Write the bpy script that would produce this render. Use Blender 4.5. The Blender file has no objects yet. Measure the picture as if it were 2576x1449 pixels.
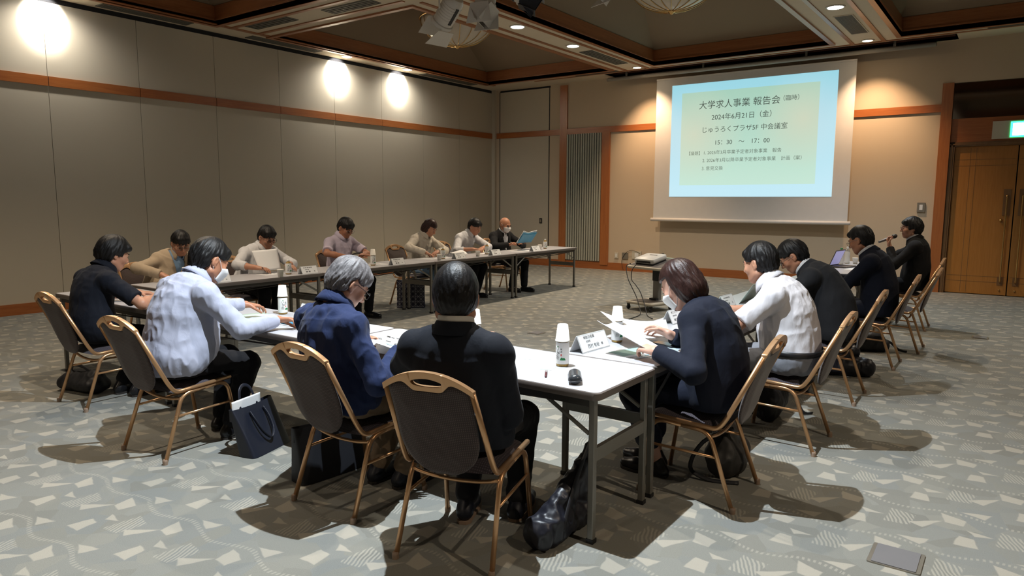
import bpy, bmesh, math, random
import numpy as np
from mathutils import Vector, Matrix, Euler

random.seed(7)
SC = bpy.context.scene
COL = SC.collection
PI = math.pi

# ---------------------------------------------------------------- camera
F_PX, YAW, PITCH, ROLL, CAM_H = 1764.43, -0.626902, -0.123947, 0.003839, 1.5183


def cam_axes():
    cy, sy = math.cos(YAW), math.sin(YAW)
    f = Vector((sy * math.cos(PITCH), cy * math.cos(PITCH), math.sin(PITCH)))
    r = Vector((cy, -sy, 0.0))
    u = r.cross(f)
    c, s = math.cos(ROLL), math.sin(ROLL)
    return c * r + s * u, -s * r + c * u, f


_r, _u, _f = cam_axes()
cd = bpy.data.cameras.new('camera')
cd.sensor_fit = 'HORIZONTAL'
cd.sensor_width = 36.0
cd.lens = 36.0 * F_PX / 2576.0
cd.clip_start = 0.05
cd.clip_end = 100
cam = bpy.data.objects.new('camera', cd)
COL.objects.link(cam)
m = Matrix.Identity(4)
for i in range(3):
    m[i][0], m[i][1], m[i][2] = _r[i], _u[i], -_f[i]
m[2][3] = CAM_H
cam.matrix_world = m
SC.camera = cam

# ---------------------------------------------------------------- world, exposure
SC.view_settings.view_transform = 'Standard'
SC.view_settings.look = 'None'
SC.view_settings.gamma = 1.0
SC.view_settings.use_curve_mapping = False
SC.view_settings.exposure = 1.15
W = bpy.data.worlds.new('world')
SC.world = W
W.use_nodes = True
W.node_tree.nodes['Background'].inputs[0].default_value = (1.0, 0.86, 0.68, 1)
W.node_tree.nodes['Background'].inputs[1].default_value = 0.02

KEY_W = 520.0       # strong cool downlight over the near corner of the tables
BEAM_W = 135.0      # the other downlights in the ceiling beams
WASH_W = 44.0       # wall washers along the panelled wall
WARM_W = 120.0       # warm spots over the projection screen

# room numbers (metres): camera stands at x = y = 0
XL, XR, YB, YF, ZC = -10.62, 5.2, 13.86, -5.2, 4.15

cy_ = SC.cycles
cy_.max_bounces = 7
cy_.diffuse_bounces = 3
cy_.glossy_bounces = 3
cy_.transmission_bounces = 5
cy_.caustics_reflective = False
cy_.caustics_refractive = False
cy_.sample_clamp_indirect = 6.0


# ---------------------------------------------------------------- objects and tags
def link(name, mesh, mat=None, parent=None, loc=None, rot=None):
    o = bpy.data.objects.new(name, mesh)
    COL.objects.link(o)
    if mat is not None and mesh is not None and hasattr(mesh, 'materials'):
        if not isinstance(mat, (list, tuple)):
            mat = [mat]
        for q in mat:
            mesh.materials.append(q)
    if parent is not None:
        o.parent = parent
    if loc is not None:
        o.location = loc
    if rot is not None:
        o.rotation_euler = rot
    return o


def tag(o, label=None, cat=None, group=None, kind=None):
    if label:
        o['label'] = label
    if cat:
        o['category'] = cat
    if group:
        o['group'] = group
    if kind:
        o['kind'] = kind
    return o


def thing(name, label, cat, loc=(0, 0, 0), rz=0.0, group=None):
    o = bpy.data.objects.new(name, None)
    o.empty_display_size = 0.1
    COL.objects.link(o)
    o.location = loc
    o.rotation_euler = (0, 0, rz)
    return tag(o, label, cat, group)


def kids(o):
    return [c for c in bpy.data.objects if c.parent is o]


def dup(o, loc, rz=None, label=None, group=None, scale=None):
    r = o.copy()
    COL.objects.link(r)
    r.location = loc
    if rz is not None:
        r.rotation_euler = (0, 0, rz)
    if scale is not None:
        r.scale = scale
    if label:
        r['label'] = label
    if group:
        r['group'] = group

    def rec(src, dst):
        for ch in KIDS.get(src.name, ()):
            c = ch.copy()
            COL.objects.link(c)
            c.parent = dst
            rec(ch, c)
    rec(o, r)
    return r


KIDS = {}


def note_kids(o):
    """remember a prototype's children so copies are quick"""
    KIDS[o.name] = list(o.children)
    for c in o.children:
        note_kids(c)


# ---------------------------------------------------------------- mesh builder
class MB:
    def __init__(self):
        self.v, self.f, self.mi = [], [], []

    def add(self, vs, fs, mi=0):
        b = len(self.v)
        self.v.extend([tuple(p) for p in vs])
        for f in fs:
            self.f.append(tuple(b + i for i in f))
            self.mi.append(mi)
        return self

    def box(self, lo, hi, mi=0, M=None):
        x0, y0, z0 = lo
        x1, y1, z1 = hi
        vs = [Vector(p) for p in ((x0, y0, z0), (x1, y0, z0), (x1, y1, z0), (x0, y1, z0),
                                  (x0, y0, z1), (x1, y0, z1), (x1, y1, z1), (x0, y1, z1))]
        if M is not None:
            vs = [M @ p for p in vs]
        return self.add(vs, [(0, 3, 2, 1), (4, 5, 6, 7), (0, 1, 5, 4), (1, 2, 6, 5), (2, 3, 7, 6), (3, 0, 4, 7)], mi)

    def prism(self, pts, z0, z1, mi=0, M=None, bev=0.0):
        """extruded polygon (counter-clockwise xy points) with an optional small top/bottom bevel"""
        n = len(pts)
        rings = [(z0, 0), (z1, 0)] if bev <= 0 else [(z0, bev), (z0 + bev, 0), (z1 - bev, 0), (z1, bev)]
        cx = sum(p[0] for p in pts) / n
        cy = sum(p[1] for p in pts) / n
        vs = []
        for z, ins in rings:
            for p in pts:
                dx, dy = p[0] - cx, p[1] - cy
                L = math.hypot(dx, dy) or 1
                k = max(0.0, (L - ins * 1.2) / L)
                q = Vector((cx + dx * k, cy + dy * k, z))
                vs.append(M @ q if M is not None else q)
        fs = []
        for r in range(len(rings) - 1):
            for i in range(n):
                j = (i + 1) % n
                fs.append((r * n + i, r * n + j, (r + 1) * n + j, (r + 1) * n + i))
        fs.append(tuple(reversed(range(n))))
        fs.append(tuple((len(rings) - 1) * n + i for i in range(n)))
        return self.add(vs, fs, mi)

    def tube(self, pts, r, n=10, mi=0, cap=True, closed=False, flat=None):
        """round (or flattened) tube along points; r may be a number or a list"""
        P = [Vector(p) for p in pts]
        N = len(P)
        rs = r if isinstance(r, (list, tuple)) else [r] * N
        T = []
        for i in range(N):
            a = P[i - 1] if (i > 0 or closed) else P[i]
            b = P[(i + 1) % N] if (i < N - 1 or closed) else P[i]
            T.append((b - a).normalized())
        up = Vector((0, 0, 1)) if abs(T[0].z) < 0.9 else Vector((1, 0, 0))
        nrm = (up - T[0] * up.dot(T[0])).normalized()
        vs, fs = [], []
        for i in range(N):
            nrm = (nrm - T[i] * nrm.dot(T[i])).normalized()
            bi = T[i].cross(nrm)
            fa, fb = flat if flat else (1, 1)
            for k in range(n):
                a = 2 * PI * k / n
                vs.append(P[i] + (nrm * math.cos(a) * fa + bi * math.sin(a) * fb) * rs[i])
        M_ = N if closed else N - 1
        for i in range(M_):
            j = (i + 1) % N
            for k in range(n):
                l = (k + 1) % n
                fs.append((i * n + k, i * n + l, j * n + l, j * n + k))
        if cap and not closed:
            fs.append(tuple(reversed(range(n))))
            fs.append(tuple((N - 1) * n + k for k in range(n)))
        return self.add(vs, fs, mi)

    def lathe(self, prof, n=24, mi=0, M=None, cap=True):
        vs, fs = [], []
        for r, z in prof:
            for k in range(n):
                a = 2 * PI * k / n
                q = Vector((r * math.cos(a), r * math.sin(a), z))
                vs.append(M @ q if M is not None else q)
        for i in range(len(prof) - 1):
            for k in range(n):
                l = (k + 1) % n
                fs.append((i * n + k, i * n + l, (i + 1) * n + l, (i + 1) * n + k))
        if cap:
            if prof[0][0] > 1e-6:
                fs.append(tuple(reversed(range(n))))
            if prof[-1][0] > 1e-6:
                fs.append(tuple((len(prof) - 1) * n + k for k in range(n)))
        return self.add(vs, fs, mi)

    def grid(self, fn, nu, nv, mi=0, thick=0.0, wrap=False):
        """sheet from fn(u, v) -> point; thick gives it two faces and an edge"""
        vs = [Vector(fn(i / nu, j / nv)) for i in range(nu + 1) for j in range(nv + 1)]
        S = nv + 1
        q = [(i * S + j, (i + 1) * S + j, (i + 1) * S + j + 1, i * S + j + 1) for i in range(nu) for j in range(nv)]
        if thick <= 0:
            return self.add(vs, q, mi)
        nr = [Vector((0, 0, 0)) for _ in vs]
        for f in q:
            a = (vs[f[1]] - vs[f[0]]).cross(vs[f[3]] - vs[f[0]])
            for i in f:
                nr[i] += a
        lo = [v - n_.normalized() * thick for v, n_ in zip(vs, nr)]
        B = len(vs)
        fs = list(q) + [tuple(B + i for i in reversed(f)) for f in q]
        edge = [i * S for i in range(nu + 1)] + [nu * S + j for j in range(1, nv + 1)] + \
               [i * S + nv for i in range(nu - 1, -1, -1)] + [j for j in range(nv - 1, 0, -1)]
        for a, b in zip(edge, edge[1:] + edge[:1]):
            fs.append((b, a, B + a, B + b))
        return self.add(vs + lo, fs, mi)

    def mesh(self, name='mesh', smooth=False, angle=None):
        me = bpy.data.meshes.new(name)
        me.from_pydata([tuple(p) for p in self.v], [], self.f)
        if any(self.mi):
            me.polygons.foreach_set('material_index', self.mi)
        bm = bmesh.new()
        bm.from_mesh(me)
        bmesh.ops.recalc_face_normals(bm, faces=bm.faces)
        bm.to_mesh(me)
        bm.free()
        if smooth or angle:
            me.polygons.foreach_set('use_smooth', [True] * len(me.polygons))
            if angle:
                me.set_sharp_from_angle(angle=math.radians(angle))
        me.update()
        return me

    def build(self, name, mat, parent=None, smooth=False, angle=None, loc=None, rot=None):
        return link(name, self.mesh(name, smooth, angle), mat, parent, loc, rot)


def rrect(x0, y0, x1, y1, r, n=5):
    pts = []
    for cx, cy, a0 in ((x1 - r, y0 + r, -PI / 2), (x1 - r, y1 - r, 0), (x0 + r, y1 - r, PI / 2), (x0 + r, y0 + r, PI)):
        for i in range(n + 1):
            a = a0 + PI / 2 * i / n
            pts.append((cx + r * math.cos(a), cy + r * math.sin(a)))
    return pts


def smooth_path(pts, n=6):
    """Catmull-Rom through the points"""
    P = [Vector(p) for p in pts]
    out = []
    for i in range(len(P) - 1):
        p0, p1, p2, p3 = P[max(i - 1, 0)], P[i], P[i + 1], P[min(i + 2, len(P) - 1)]
        for k in range(n):
            t = k / n
            out.append(0.5 * ((2 * p1) + (p2 - p0) * t + (2 * p0 - 5 * p1 + 4 * p2 - p3) * t * t + (3 * p1 - p0 - 3 * p2 + p3) * t ** 3))
    out.append(P[-1])
    return out


def fillet(pts, r, n=5):
    """polyline with its corners rounded by radius r (or list)"""
    P = [Vector(p) for p in pts]
    out = [P[0]]
    for i in range(1, len(P) - 1):
        a, b, c = P[i - 1], P[i], P[i + 1]
        d1, d2 = (a - b), (c - b)
        rr = r[i - 1] if isinstance(r, (list, tuple)) else r
        q = min(rr, d1.length * 0.49, d2.length * 0.49)
        s, e = b + d1.normalized() * q, b + d2.normalized() * q
        for k in range(n + 1):
            t = k / n
            out.append((1 - t) ** 2 * s + 2 * t * (1 - t) * b + t * t * e)
    out.append(P[-1])
    return out


def text_mesh(body, size, align='CENTER', res=1, depth=0.0, spacing=1.0):
    cu = bpy.data.curves.new('lettering', 'FONT')
    cu.body = body
    cu.size = size
    cu.align_x = align
    cu.align_y = 'CENTER'
    cu.resolution_u = res
    cu.extrude = depth
    cu.space_character = spacing
    o = bpy.data.objects.new('lettering', cu)
    COL.objects.link(o)
    dg = bpy.context.evaluated_depsgraph_get()
    dg.update()
    me = bpy.data.meshes.new_from_object(o.evaluated_get(dg))
    bpy.data.objects.remove(o)
    bpy.data.curves.remove(cu)
    me.materials.clear()
    return me


def merge_meshes(parts, name='lettering'):
    """parts: (mesh, matrix) -> one mesh"""
    b = MB()
    for me, M in parts:
        b.add([M @ v.co for v in me.vertices], [tuple(p.vertices) for p in me.polygons])
    me2 = bpy.data.meshes.new(name)
    me2.from_pydata([tuple(p) for p in b.v], [], b.f)
    me2.update()
    return me2


# ---------------------------------------------------------------- materials
class NT:
    def __init__(self, name):
        self.mat = bpy.data.materials.new(name)
        self.mat.use_nodes = True
        self.t = self.mat.node_tree
        self.b = self.t.nodes['Principled BSDF']

    def n(self, ty, **kw):
        x = self.t.nodes.new(ty)
        for k, v in kw.items():
            setattr(x, k, v)
        return x

    def set(self, sock, v):
        if isinstance(v, bpy.types.NodeSocket):
            self.t.links.new(v, sock)
        elif isinstance(v, bpy.types.Node):
            self.t.links.new(v.outputs[0], sock)
        else:
            if isinstance(v, (tuple, list)) and len(v) == 3 and sock.type == 'RGBA':
                v = (*v, 1)
            sock.default_value = v

    def math(self, op, a, b=0.0, c=None, clamp=False):
        x = self.n('ShaderNodeMath', operation=op)
        x.use_clamp = clamp
        self.set(x.inputs[0], a)
        self.set(x.inputs[1], b)
        if c is not None:
            self.set(x.inputs[2], c)
        return x.outputs[0]

    def mix(self, f, a, b, mode='MIX'):
        x = self.n('ShaderNodeMix', data_type='RGBA', blend_type=mode)
        self.set(x.inputs[0], f)
        self.set(x.inputs[6], a)
        self.set(x.inputs[7], b)
        return x.outputs[2]

    def coord(self, kind='Object', scale=(1, 1, 1), rot=(0, 0, 0), loc=(0, 0, 0)):
        tc = self.n('ShaderNodeTexCoord')
        mp = self.n('ShaderNodeMapping')
        self.t.links.new(tc.outputs[kind], mp.inputs[0])
        mp.inputs['Scale'].default_value = scale
        mp.inputs['Rotation'].default_value = rot
        mp.inputs['Location'].default_value = loc
        return mp.outputs[0]

    def pos(self, scale=(1, 1, 1), rot=(0, 0, 0)):
        g = self.n('ShaderNodeNewGeometry')
        mp = self.n('ShaderNodeMapping')
        self.t.links.new(g.outputs['Position'], mp.inputs[0])
        mp.inputs['Scale'].default_value = scale
        mp.inputs['Rotation'].default_value = rot
        return mp.outputs[0]

    def noise(self, vec, scale, detail=2.0, rough=0.5, dist=0.0):
        x = self.n('ShaderNodeTexNoise')
        self.set(x.inputs['Vector'], vec)
        x.inputs['Scale'].default_value = scale
        x.inputs['Detail'].default_value = detail
        x.inputs['Roughness'].default_value = rough
        x.inputs['Distortion'].default_value = dist
        return x.outputs[0]

    def ramp(self, f, stops):
        x = self.n('ShaderNodeValToRGB')
        self.set(x.inputs[0], f)
        e = x.color_ramp.elements
        while len(e) < len(stops):
            e.new(0.5)
        for el, (p, c) in zip(e, stops):
            el.position = p
            el.color = (*c, 1) if len(c) == 3 else c
        return x.outputs[0]

    def bump(self, h, strength=0.3, dist=0.01):
        x = self.n('ShaderNodeBump')
        x.inputs['Strength'].default_value = strength
        x.inputs['Distance'].default_value = dist
        self.set(x.inputs['Height'], h)
        self.t.links.new(x.outputs[0], self.b.inputs['Normal'])

    def fin(self, color=None, rough=0.5, metal=0.0, **kw):
        if color is not None:
            self.set(self.b.inputs['Base Color'], color)
        self.set(self.b.inputs['Roughness'], rough)
        self.set(self.b.inputs['Metallic'], metal)
        for k, v in kw.items():
            self.set(self.b.inputs[k.replace('_', ' ')], v)
        return self.mat


def flat(name, col, rough=0.5, metal=0.0, **kw):
    """plain colour with a faint mottling so that no surface is perfectly even"""
    t = NT(name)
    v = t.coord('Object')
    f = t.noise(v, 9.0, 3.0)
    c = t.mix(t.math('MULTIPLY', f, 0.22), col, tuple(x * 0.72 for x in col))
    return t.fin(c, rough, metal, **kw)


def emit(name, col, strength):
    t = NT(name)
    t.set(t.b.inputs['Base Color'], tuple(min(1, c) for c in col))
    t.set(t.b.inputs['Emission Color'], col)
    t.b.inputs['Emission Strength'].default_value = strength
    return t.mat


def cloth(name, col, weave=900.0, rough=0.85, fold=0.25, fine=0.15, sheen=0.06):
    t = NT(name)
    v = t.coord('Object')
    f = t.noise(v, 5.0, 4.0, 0.6)
    c = t.mix(t.math('MULTIPLY', f, 0.35), col, tuple(x * 0.75 for x in col))
    big = t.noise(t.coord('Object', (1.0, 1.0, 0.45)), 16.0, 3.0, 0.55, 0.6)
    fw = t.noise(v, weave, 1.0)
    h = t.math('ADD', t.math('MULTIPLY', big, fold), t.math('MULTIPLY', fw, fine * 0.05))
    t.bump(h, 0.6, 0.03)
    return t.fin(c, rough, 0.0, Sheen_Weight=sheen, Specular_IOR_Level=0.25)


def wood(name, c1, c2, rough=0.35, axis=0, scale=1.0, coat=0.15):
    t = NT(name)
    s = [26.0, 26.0, 26.0]
    s[axis] = 1.4
    v = t.pos(tuple(x * scale for x in s))
    f = t.noise(v, 1.0, 5.0, 0.6, 1.2)
    g = t.noise(t.pos(tuple(x * scale * 5 for x in s)), 1.0, 2.0)
    f2 = t.math('ADD', t.math('MULTIPLY', f, 0.75), t.math('MULTIPLY', g, 0.25))
    c = t.ramp(f2, [(0.3, c1), (0.7, c2)])
    t.bump(g, 0.05, 0.002)
    return t.fin(c, rough, 0.0, Coat_Weight=coat, Coat_Roughness=0.25)


def carpet():
    t = NT('patterned_carpet')
    g = t.n('ShaderNodeNewGeometry')
    wob = t.n('ShaderNodeTexNoise')
    t.set(wob.inputs['Vector'], g.outputs['Position'])
    wob.inputs['Scale'].default_value = 9.0
    wob.inputs['Detail'].default_value = 2.0
    sub = t.n('ShaderNodeVectorMath', operation='SUBTRACT')
    t.set(sub.inputs[0], wob.outputs['Color'])
    sub.inputs[1].default_value = (0.5, 0.5, 0.5)
    sc = t.n('ShaderNodeVectorMath', operation='SCALE')
    t.set(sc.inputs[0], sub.outputs[0])
    sc.inputs['Scale'].default_value = 0.028
    ad = t.n('ShaderNodeVectorMath', operation='ADD')
    t.set(ad.inputs[0], g.outputs['Position'])
    t.set(ad.inputs[1], sc.outputs[0])
    sep = t.n('ShaderNodeSeparateXYZ')
    t.set(sep.inputs[0], ad.outputs[0])
    X, Y = sep.outputs[0], sep.outputs[1]
    PX, PY, SH = 0.45, 0.453, 0.2245
    OX, OY = -0.548, 3.623

    def local(cx, cy):
        x = t.math('SUBTRACT', X, OX + cx)
        y = t.math('SUBTRACT', Y, OY + cy)
        row = t.math('FLOOR', t.math('ADD', t.math('DIVIDE', y, PY), 0.5))
        v = t.math('SUBTRACT', y, t.math('MULTIPLY', row, PY))
        u = t.math('SUBTRACT', x, t.math('MULTIPLY', row, SH))
        u = t.math('SUBTRACT', t.math('FRACT', t.math('ADD', t.math('DIVIDE', u, PX), 0.5)), 0.5)
        return t.math('MULTIPLY', u, PX), v

    def poly(cx, cy, pts, soft=0.006):
        u, v = local(cx, cy)
        out = None
        n = len(pts)
        for i in range(n):
            (x0, y0), (x1, y1) = pts[i], pts[(i + 1) % n]
            dx, dy = x1 - x0, y1 - y0
            L = math.hypot(dx, dy)
            nx, ny = -dy / L, dx / L          # inside is to the left of a ccw edge
            d = t.math('ADD', t.math('MULTIPLY', u, nx), t.math('MULTIPLY_ADD', v, ny, -(x0 * nx + y0 * ny)))
            out = d if out is None else t.math('MINIMUM', out, d)
        return t.math('MULTIPLY_ADD', out, 1.0 / soft, 0.5, clamp=True)

    cream = poly(0, 0, [(-.045, -.05), (.05, -.045), (.03, .05), (-.03, .055)])
    for c, p in (((-.178, .116), [(-.06, -.025), (.0, -.06), (.07, .075)]),
                 ((-.197, -.098), [(-.065, 0), (.03, -.04), (.06, .035)]),
                 ((-.068, .235), [(-.05, .05), (-.03, -.05), (.045, -.06), (.06, .012)]),
                 ((.03, .115), [(-.03, .02), (0, -.03), (.07, .0)])):
        cream = t.math('MAXIMUM', cream, poly(c[0], c[1], p))
    # hatched patch: stripes across a slanted parallelogram
    hp = poly(.16, .118, [(-.05, -.085), (.06, -.07), (.075, .06), (-.03, .085)])
    u, v = local(.16, .118)
    st = t.math('SINE', t.math('MULTIPLY', t.math('ADD', t.math('MULTIPLY', u, 0.9), t.math('MULTIPLY', v, 0.35)), 2 * PI / 0.017))
    hp = t.math('MULTIPLY', hp, t.math('MULTIPLY_ADD', st, 1.5, 0.5, clamp=True))
    # dotted wavy band
    u, v = local(.05, -.16)
    ctr = t.math('MULTIPLY', t.math('SINE', t.math('MULTIPLY', u, 2 * PI / PX)), 0.03)
    bd = t.math('ABSOLUTE', t.math('SUBTRACT', v, ctr))
    bd = t.math('MULTIPLY_ADD', bd, -150.0, 2.2, clamp=True)
    ds = t.math('MULTIPLY_ADD', t.math('SINE', t.math('MULTIPLY', u, 2 * PI / 0.022)), 1.6, 0.4, clamp=True)
    bd = t.math('MULTIPLY', bd, ds)
    lightm = t.math('MAXIMUM', t.math('MULTIPLY', hp, 0.75), t.math('MULTIPLY', bd, 0.6))
    # ground: soft patches of grey-green, blue-grey and brown-grey
    vor = t.n('ShaderNodeTexVoronoi')
    vor.inputs['Scale'].default_value = 6.5
    t.set(vor.inputs['Vector'], ad.outputs[0])
    patch = t.n('ShaderNodeSeparateColor')
    t.set(patch.inputs[0], vor.outputs['Color'])
    base = t.ramp(patch.outputs[0], [(0.0, (.225, .225, .200)), (0.35, (.262, .262, .230)), (0.7, (.240, .252, .240)), (1.0, (.288, .286, .250))])
    fib = t.noise(g.outputs['Position'], 260.0, 3.0, 0.7)
    base = t.mix(t.math('MULTIPLY_ADD', fib, 1.6, -0.45, clamp=True), t.mix(0.4, base, (.09, .085, .07)), base)
    col = t.mix(lightm, base, (.37, .35, .295))
    col = t.mix(cream, col, (.365, .34, .285))
    t.bump(fib, 0.5, 0.006)
    return t.fin(col, 0.95, 0.0, Sheen_Weight=0.1)


def chair_fabric(name, c_dark, c_light, scale=150.0, axes=(0, 1)):
    """woven upholstery: dark ground with rows of small lighter dots"""
    t = NT(name)
    tc = t.n('ShaderNodeTexCoord')
    sep = t.n('ShaderNodeSeparateXYZ')
    t.set(sep.inputs[0], tc.outputs['Object'])
    a, b = sep.outputs[axes[0]], sep.outputs[axes[1]]
    s1 = t.math('SINE', t.math('MULTIPLY', t.math('ADD', a, b), scale * 2.6))
    s2 = t.math('SINE', t.math('MULTIPLY', t.math('SUBTRACT', a, b), scale * 2.6))
    d = t.math('MULTIPLY_ADD', t.math('MULTIPLY', s1, s2), 1.6, -0.3, clamp=True)
    c = t.mix(d, c_dark, c_light)
    t.bump(d, 0.25, 0.003)
    return t.fin(c, 0.85, 0.0, Sheen_Weight=0.2)


def hair_mat(name, c1, c2, rough=0.46):
    t = NT(name)
    v = t.coord('Object', (1, 1, 0.28))
    f = t.noise(v, 240.0, 3.0, 0.65, 0.4)
    g = t.noise(t.coord('Object', (1, 1, 0.5)), 45.0, 2.0)
    c = t.mix(t.math('MULTIPLY_ADD', t.math('ADD', t.math('MULTIPLY', f, 0.6), t.math('MULTIPLY', g, 0.4)), 2.4, -0.7, clamp=True), c1, c2)
    t.bump(f, 0.35, 0.004)
    return t.fin(c, rough, 0.0, Specular_IOR_Level=0.3)


def skin_mat(name, col):
    t = NT(name)
    v = t.coord('Object')
    f = t.noise(v, 14.0, 3.0)
    c = t.mix(t.math('MULTIPLY_ADD', f, 1.4, -0.3, clamp=True), col, (col[0] * 0.95, col[1] * 0.78, col[2] * 0.72))
    t.bump(t.noise(v, 220.0, 2.0), 0.08, 0.002)
    return t.fin(c, 0.5, 0.0, Subsurface_Weight=0.08, Subsurface_Radius=(.012, .005, .003), Subsurface_Scale=0.5)


M = {}
M['carpet'] = carpet()


def fabric_wall(name, col):
    t = NT(name)
    v = t.pos((1, 1, 1))
    f = t.noise(v, 420.0, 2.0, 0.7)
    g = t.noise(v, 1.3, 3.0)
    c = t.mix(t.math('MULTIPLY', g, 0.25), col, tuple(x * 0.86 for x in col))
    t.bump(f, 0.22, 0.003)
    return t.fin(c, 0.9)


M['panel'] = fabric_wall('cream_wall_fabric', (.56, .50, .40))
M['wall'] = fabric_wall('beige_wall_fabric', (.58, .47, .34))
M['gap'] = flat('dark_gap', (.012, .012, .015), 0.9)
M['seam'] = flat('panel_seam', (.20, .165, .115), 0.8)
M['rail'] = wood('reddish_rail_wood', (.30, .085, .022), (.42, .145, .040), 0.3, 1)
M['railx'] = wood('reddish_rail_wood_x', (.30, .085, .022), (.42, .145, .040), 0.3, 0)
M['railz'] = wood('reddish_post_wood', (.32, .10, .028), (.44, .16, .045), 0.3, 2)
M['cofx'] = wood('coffer_wood_x', (.27, .095, .034), (.38, .15, .058), 0.35, 0)
M['cofy'] = wood('coffer_wood_y', (.27, .095, .034), (.38, .15, .058), 0.35, 1)
M['door'] = wood('orange_door_wood', (.36, .145, .026), (.46, .20, .042), 0.3, 2)
M['doorframe'] = wood('dark_door_frame_wood', (.17, .085, .03), (.22, .11, .04), 0.35, 2)
M['ceil'] = flat('beige_ceiling_paint', (.66, .58, .45), 0.8)
M['cofdark'] = fabric_wall('brown_coffer_lining', (.26, .195, .13))
M['darkwood'] = flat('dark_brown_pocket', (.13, .050, .026), 0.6)
M['vent'] = flat('grey_vent_metal', (.13, .125, .105), 0.6, 0.2)
M['ventdark'] = flat('vent_slot', (.03, .03, .026), 0.8)
M['white_paint'] = flat('white_enamel', (.62, .58, .52), 0.4)
M['lamp_white'] = emit('lamp_cool', (0.85, 0.95, 1.0), 22.0)
M['lamp_warm'] = emit('lamp_warm', (1.0, 0.78, 0.5), 22.0)
M['screen'] = flat('matte_white_screen', (.74, .72, .70), 0.9)
M['screen_bar'] = flat('white_screen_bar', (.80, .76, .72), 0.5)
M['grille_slat'] = flat('grey_green_slat', (.43, .44, .37), 0.6)
M['plate'] = flat('beige_plate', (.60, .55, .44), 0.5)
M['plate_metal'] = flat('steel_plate', (.33, .30, .25), 0.35, 0.6)
M['black'] = flat('black_plastic', (.012, .012, .014), 0.45)
M['mirror'] = NT('dark_mirror_glass').fin((.16, .14, .12), 0.06, 1.0)
M['brass'] = flat('brass', (.70, .46, .19), 0.25, 1.0)
M['gold'] = flat('champagne_gold_tube', (.60, .35, .18), 0.33, 0.75)
M['goldrail'] = flat('gold_top_rail', (.62, .36, .185), 0.32, 0.55)
M['chair_back'] = chair_fabric('brown_dotted_upholstery', (.030, .018, .016), (.105, .072, .064), 150.0, (0, 2))
M['chair_seat'] = chair_fabric('plum_dotted_upholstery', (.026, .020, .028), (.085, .068, .082), 120.0, (0, 1))
M['laminate'] = flat('white_table_laminate', (.50, .50, .525), 0.32)
M['edge'] = flat('dark_table_edging', (.15, .125, .11), 0.45)
M['leg'] = flat('grey_steel_tube', (.20, .19, .165), 0.38, 0.35)
M['legdark'] = flat('dark_steel_tube', (.055, .05, .045), 0.45, 0.3)
M['paper'] = flat('white_paper', (.86, .86, .86), 0.75)
M['paper_mint'] = flat('mint_paper', (.62, .80, .74), 0.75)
M['paper_blue'] = flat('blue_cover', (.04, .27, .47), 0.45)
M['ink'] = flat('black_ink', (.02, .02, .022), 0.7)
M['ink_green'] = flat('green_ink', (.02, .22, .07), 0.6)
M['ink_red'] = flat('red_ink', (.55, .04, .03), 0.6)
M['ink_cyan'] = flat('cyan_ink', (.05, .42, .66), 0.6)
M['ink_grey'] = flat('grey_ink', (.20, .20, .20), 0.7)
M['map_green'] = flat('printed_map_green', (.30, .44, .38), 0.7)
M['cup'] = flat('paper_cup', (.80, .77, .70), 0.6)
M['label'] = flat('bottle_label', (.80, .80, .78), 0.4)
M['cap_white'] = flat('white_cap', (.82, .82, .80), 0.4)
M['cap_green'] = flat('green_cap', (.02, .22, .07), 0.4)
M['tea'] = NT('amber_tea').fin((.62, .40, .12), 0.08, 0.0, Transmission_Weight=0.55, IOR=1.33)
M['clear'] = NT('clear_bottle_plastic').fin((.92, .94, .93), 0.05, 0.0, Transmission_Weight=0.9, IOR=1.2)
M['acrylic'] = NT('name_stand_acrylic').fin((.80, .82, .83), 0.12, 0.0, Transmission_Weight=0.35, IOR=1.2)
M['navy_leather'] = flat('navy_leather', (.007, .009, .018), 0.45)
M['black_nylon'] = flat('black_nylon', (.009, .010, .014), 0.6)
M['black_shiny'] = flat('black_shiny_nylon', (.010, .011, .018), 0.42)
M['shoe'] = flat('black_shoe_leather', (.010, .010, .012), 0.32)
M['sole'] = flat('tan_sole', (.30, .21, .15), 0.7)
M['sole_dark'] = flat('dark_sole', (.03, .025, .022), 0.7)
M['stand_cream'] = flat('cream_stand_plastic', (.52, .47, .38), 0.5)
M['stand_grey'] = flat('grey_stand_pad', (.13, .115, .105), 0.7)
M['stand_post'] = flat('grey_post', (.22, .20, .175), 0.5)
M['laptop'] = flat('grey_laptop', (.10, .085, .08), 0.4, 0.2)
M['laptop_screen'] = emit('laptop_screen', (.17, .16, .28), 0.6)
M['mic'] = flat('mic_metal', (.16, .15, .15), 0.4, 0.5)
M['mask'] = flat('white_mask', (.80, .80, .80), 0.85)
M['specs_dark'] = flat('dark_frame', (.02, .018, .02), 0.35)
M['specs_metal'] = flat('metal_frame', (.30, .28, .27), 0.25, 0.9)
M['lens'] = NT('lens_glass').fin((.96, .97, .98), 0.03, 0.0, Transmission_Weight=1.0, IOR=1.02)
M['eye'] = flat('dark_eye', (.012, .009, .008), 0.25)
M['brow'] = flat('dark_brow', (.015, .011, .010), 0.8)
M['lip'] = flat('lip', (.34, .13, .10), 0.5)
M['hair_black'] = hair_mat('black_hair', (.0025, .0025, .003), (.010, .009, .009))
M['hair_sheen'] = hair_mat('sleek_black_hair', (.0025, .0025, .003), (.010, .009, .010), 0.42)
M['hair_grey'] = hair_mat('grey_hair', (.040, .036, .038), (.27, .255, .26), 0.45)
M['hair_brown'] = hair_mat('brown_hair', (.012, .006, .005), (.050, .022, .018), 0.36)
M['skin'] = skin_mat('skin', (.50, .265, .170))
M['skin_tan'] = skin_mat('tanned_skin', (.42, .20, .115))
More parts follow.
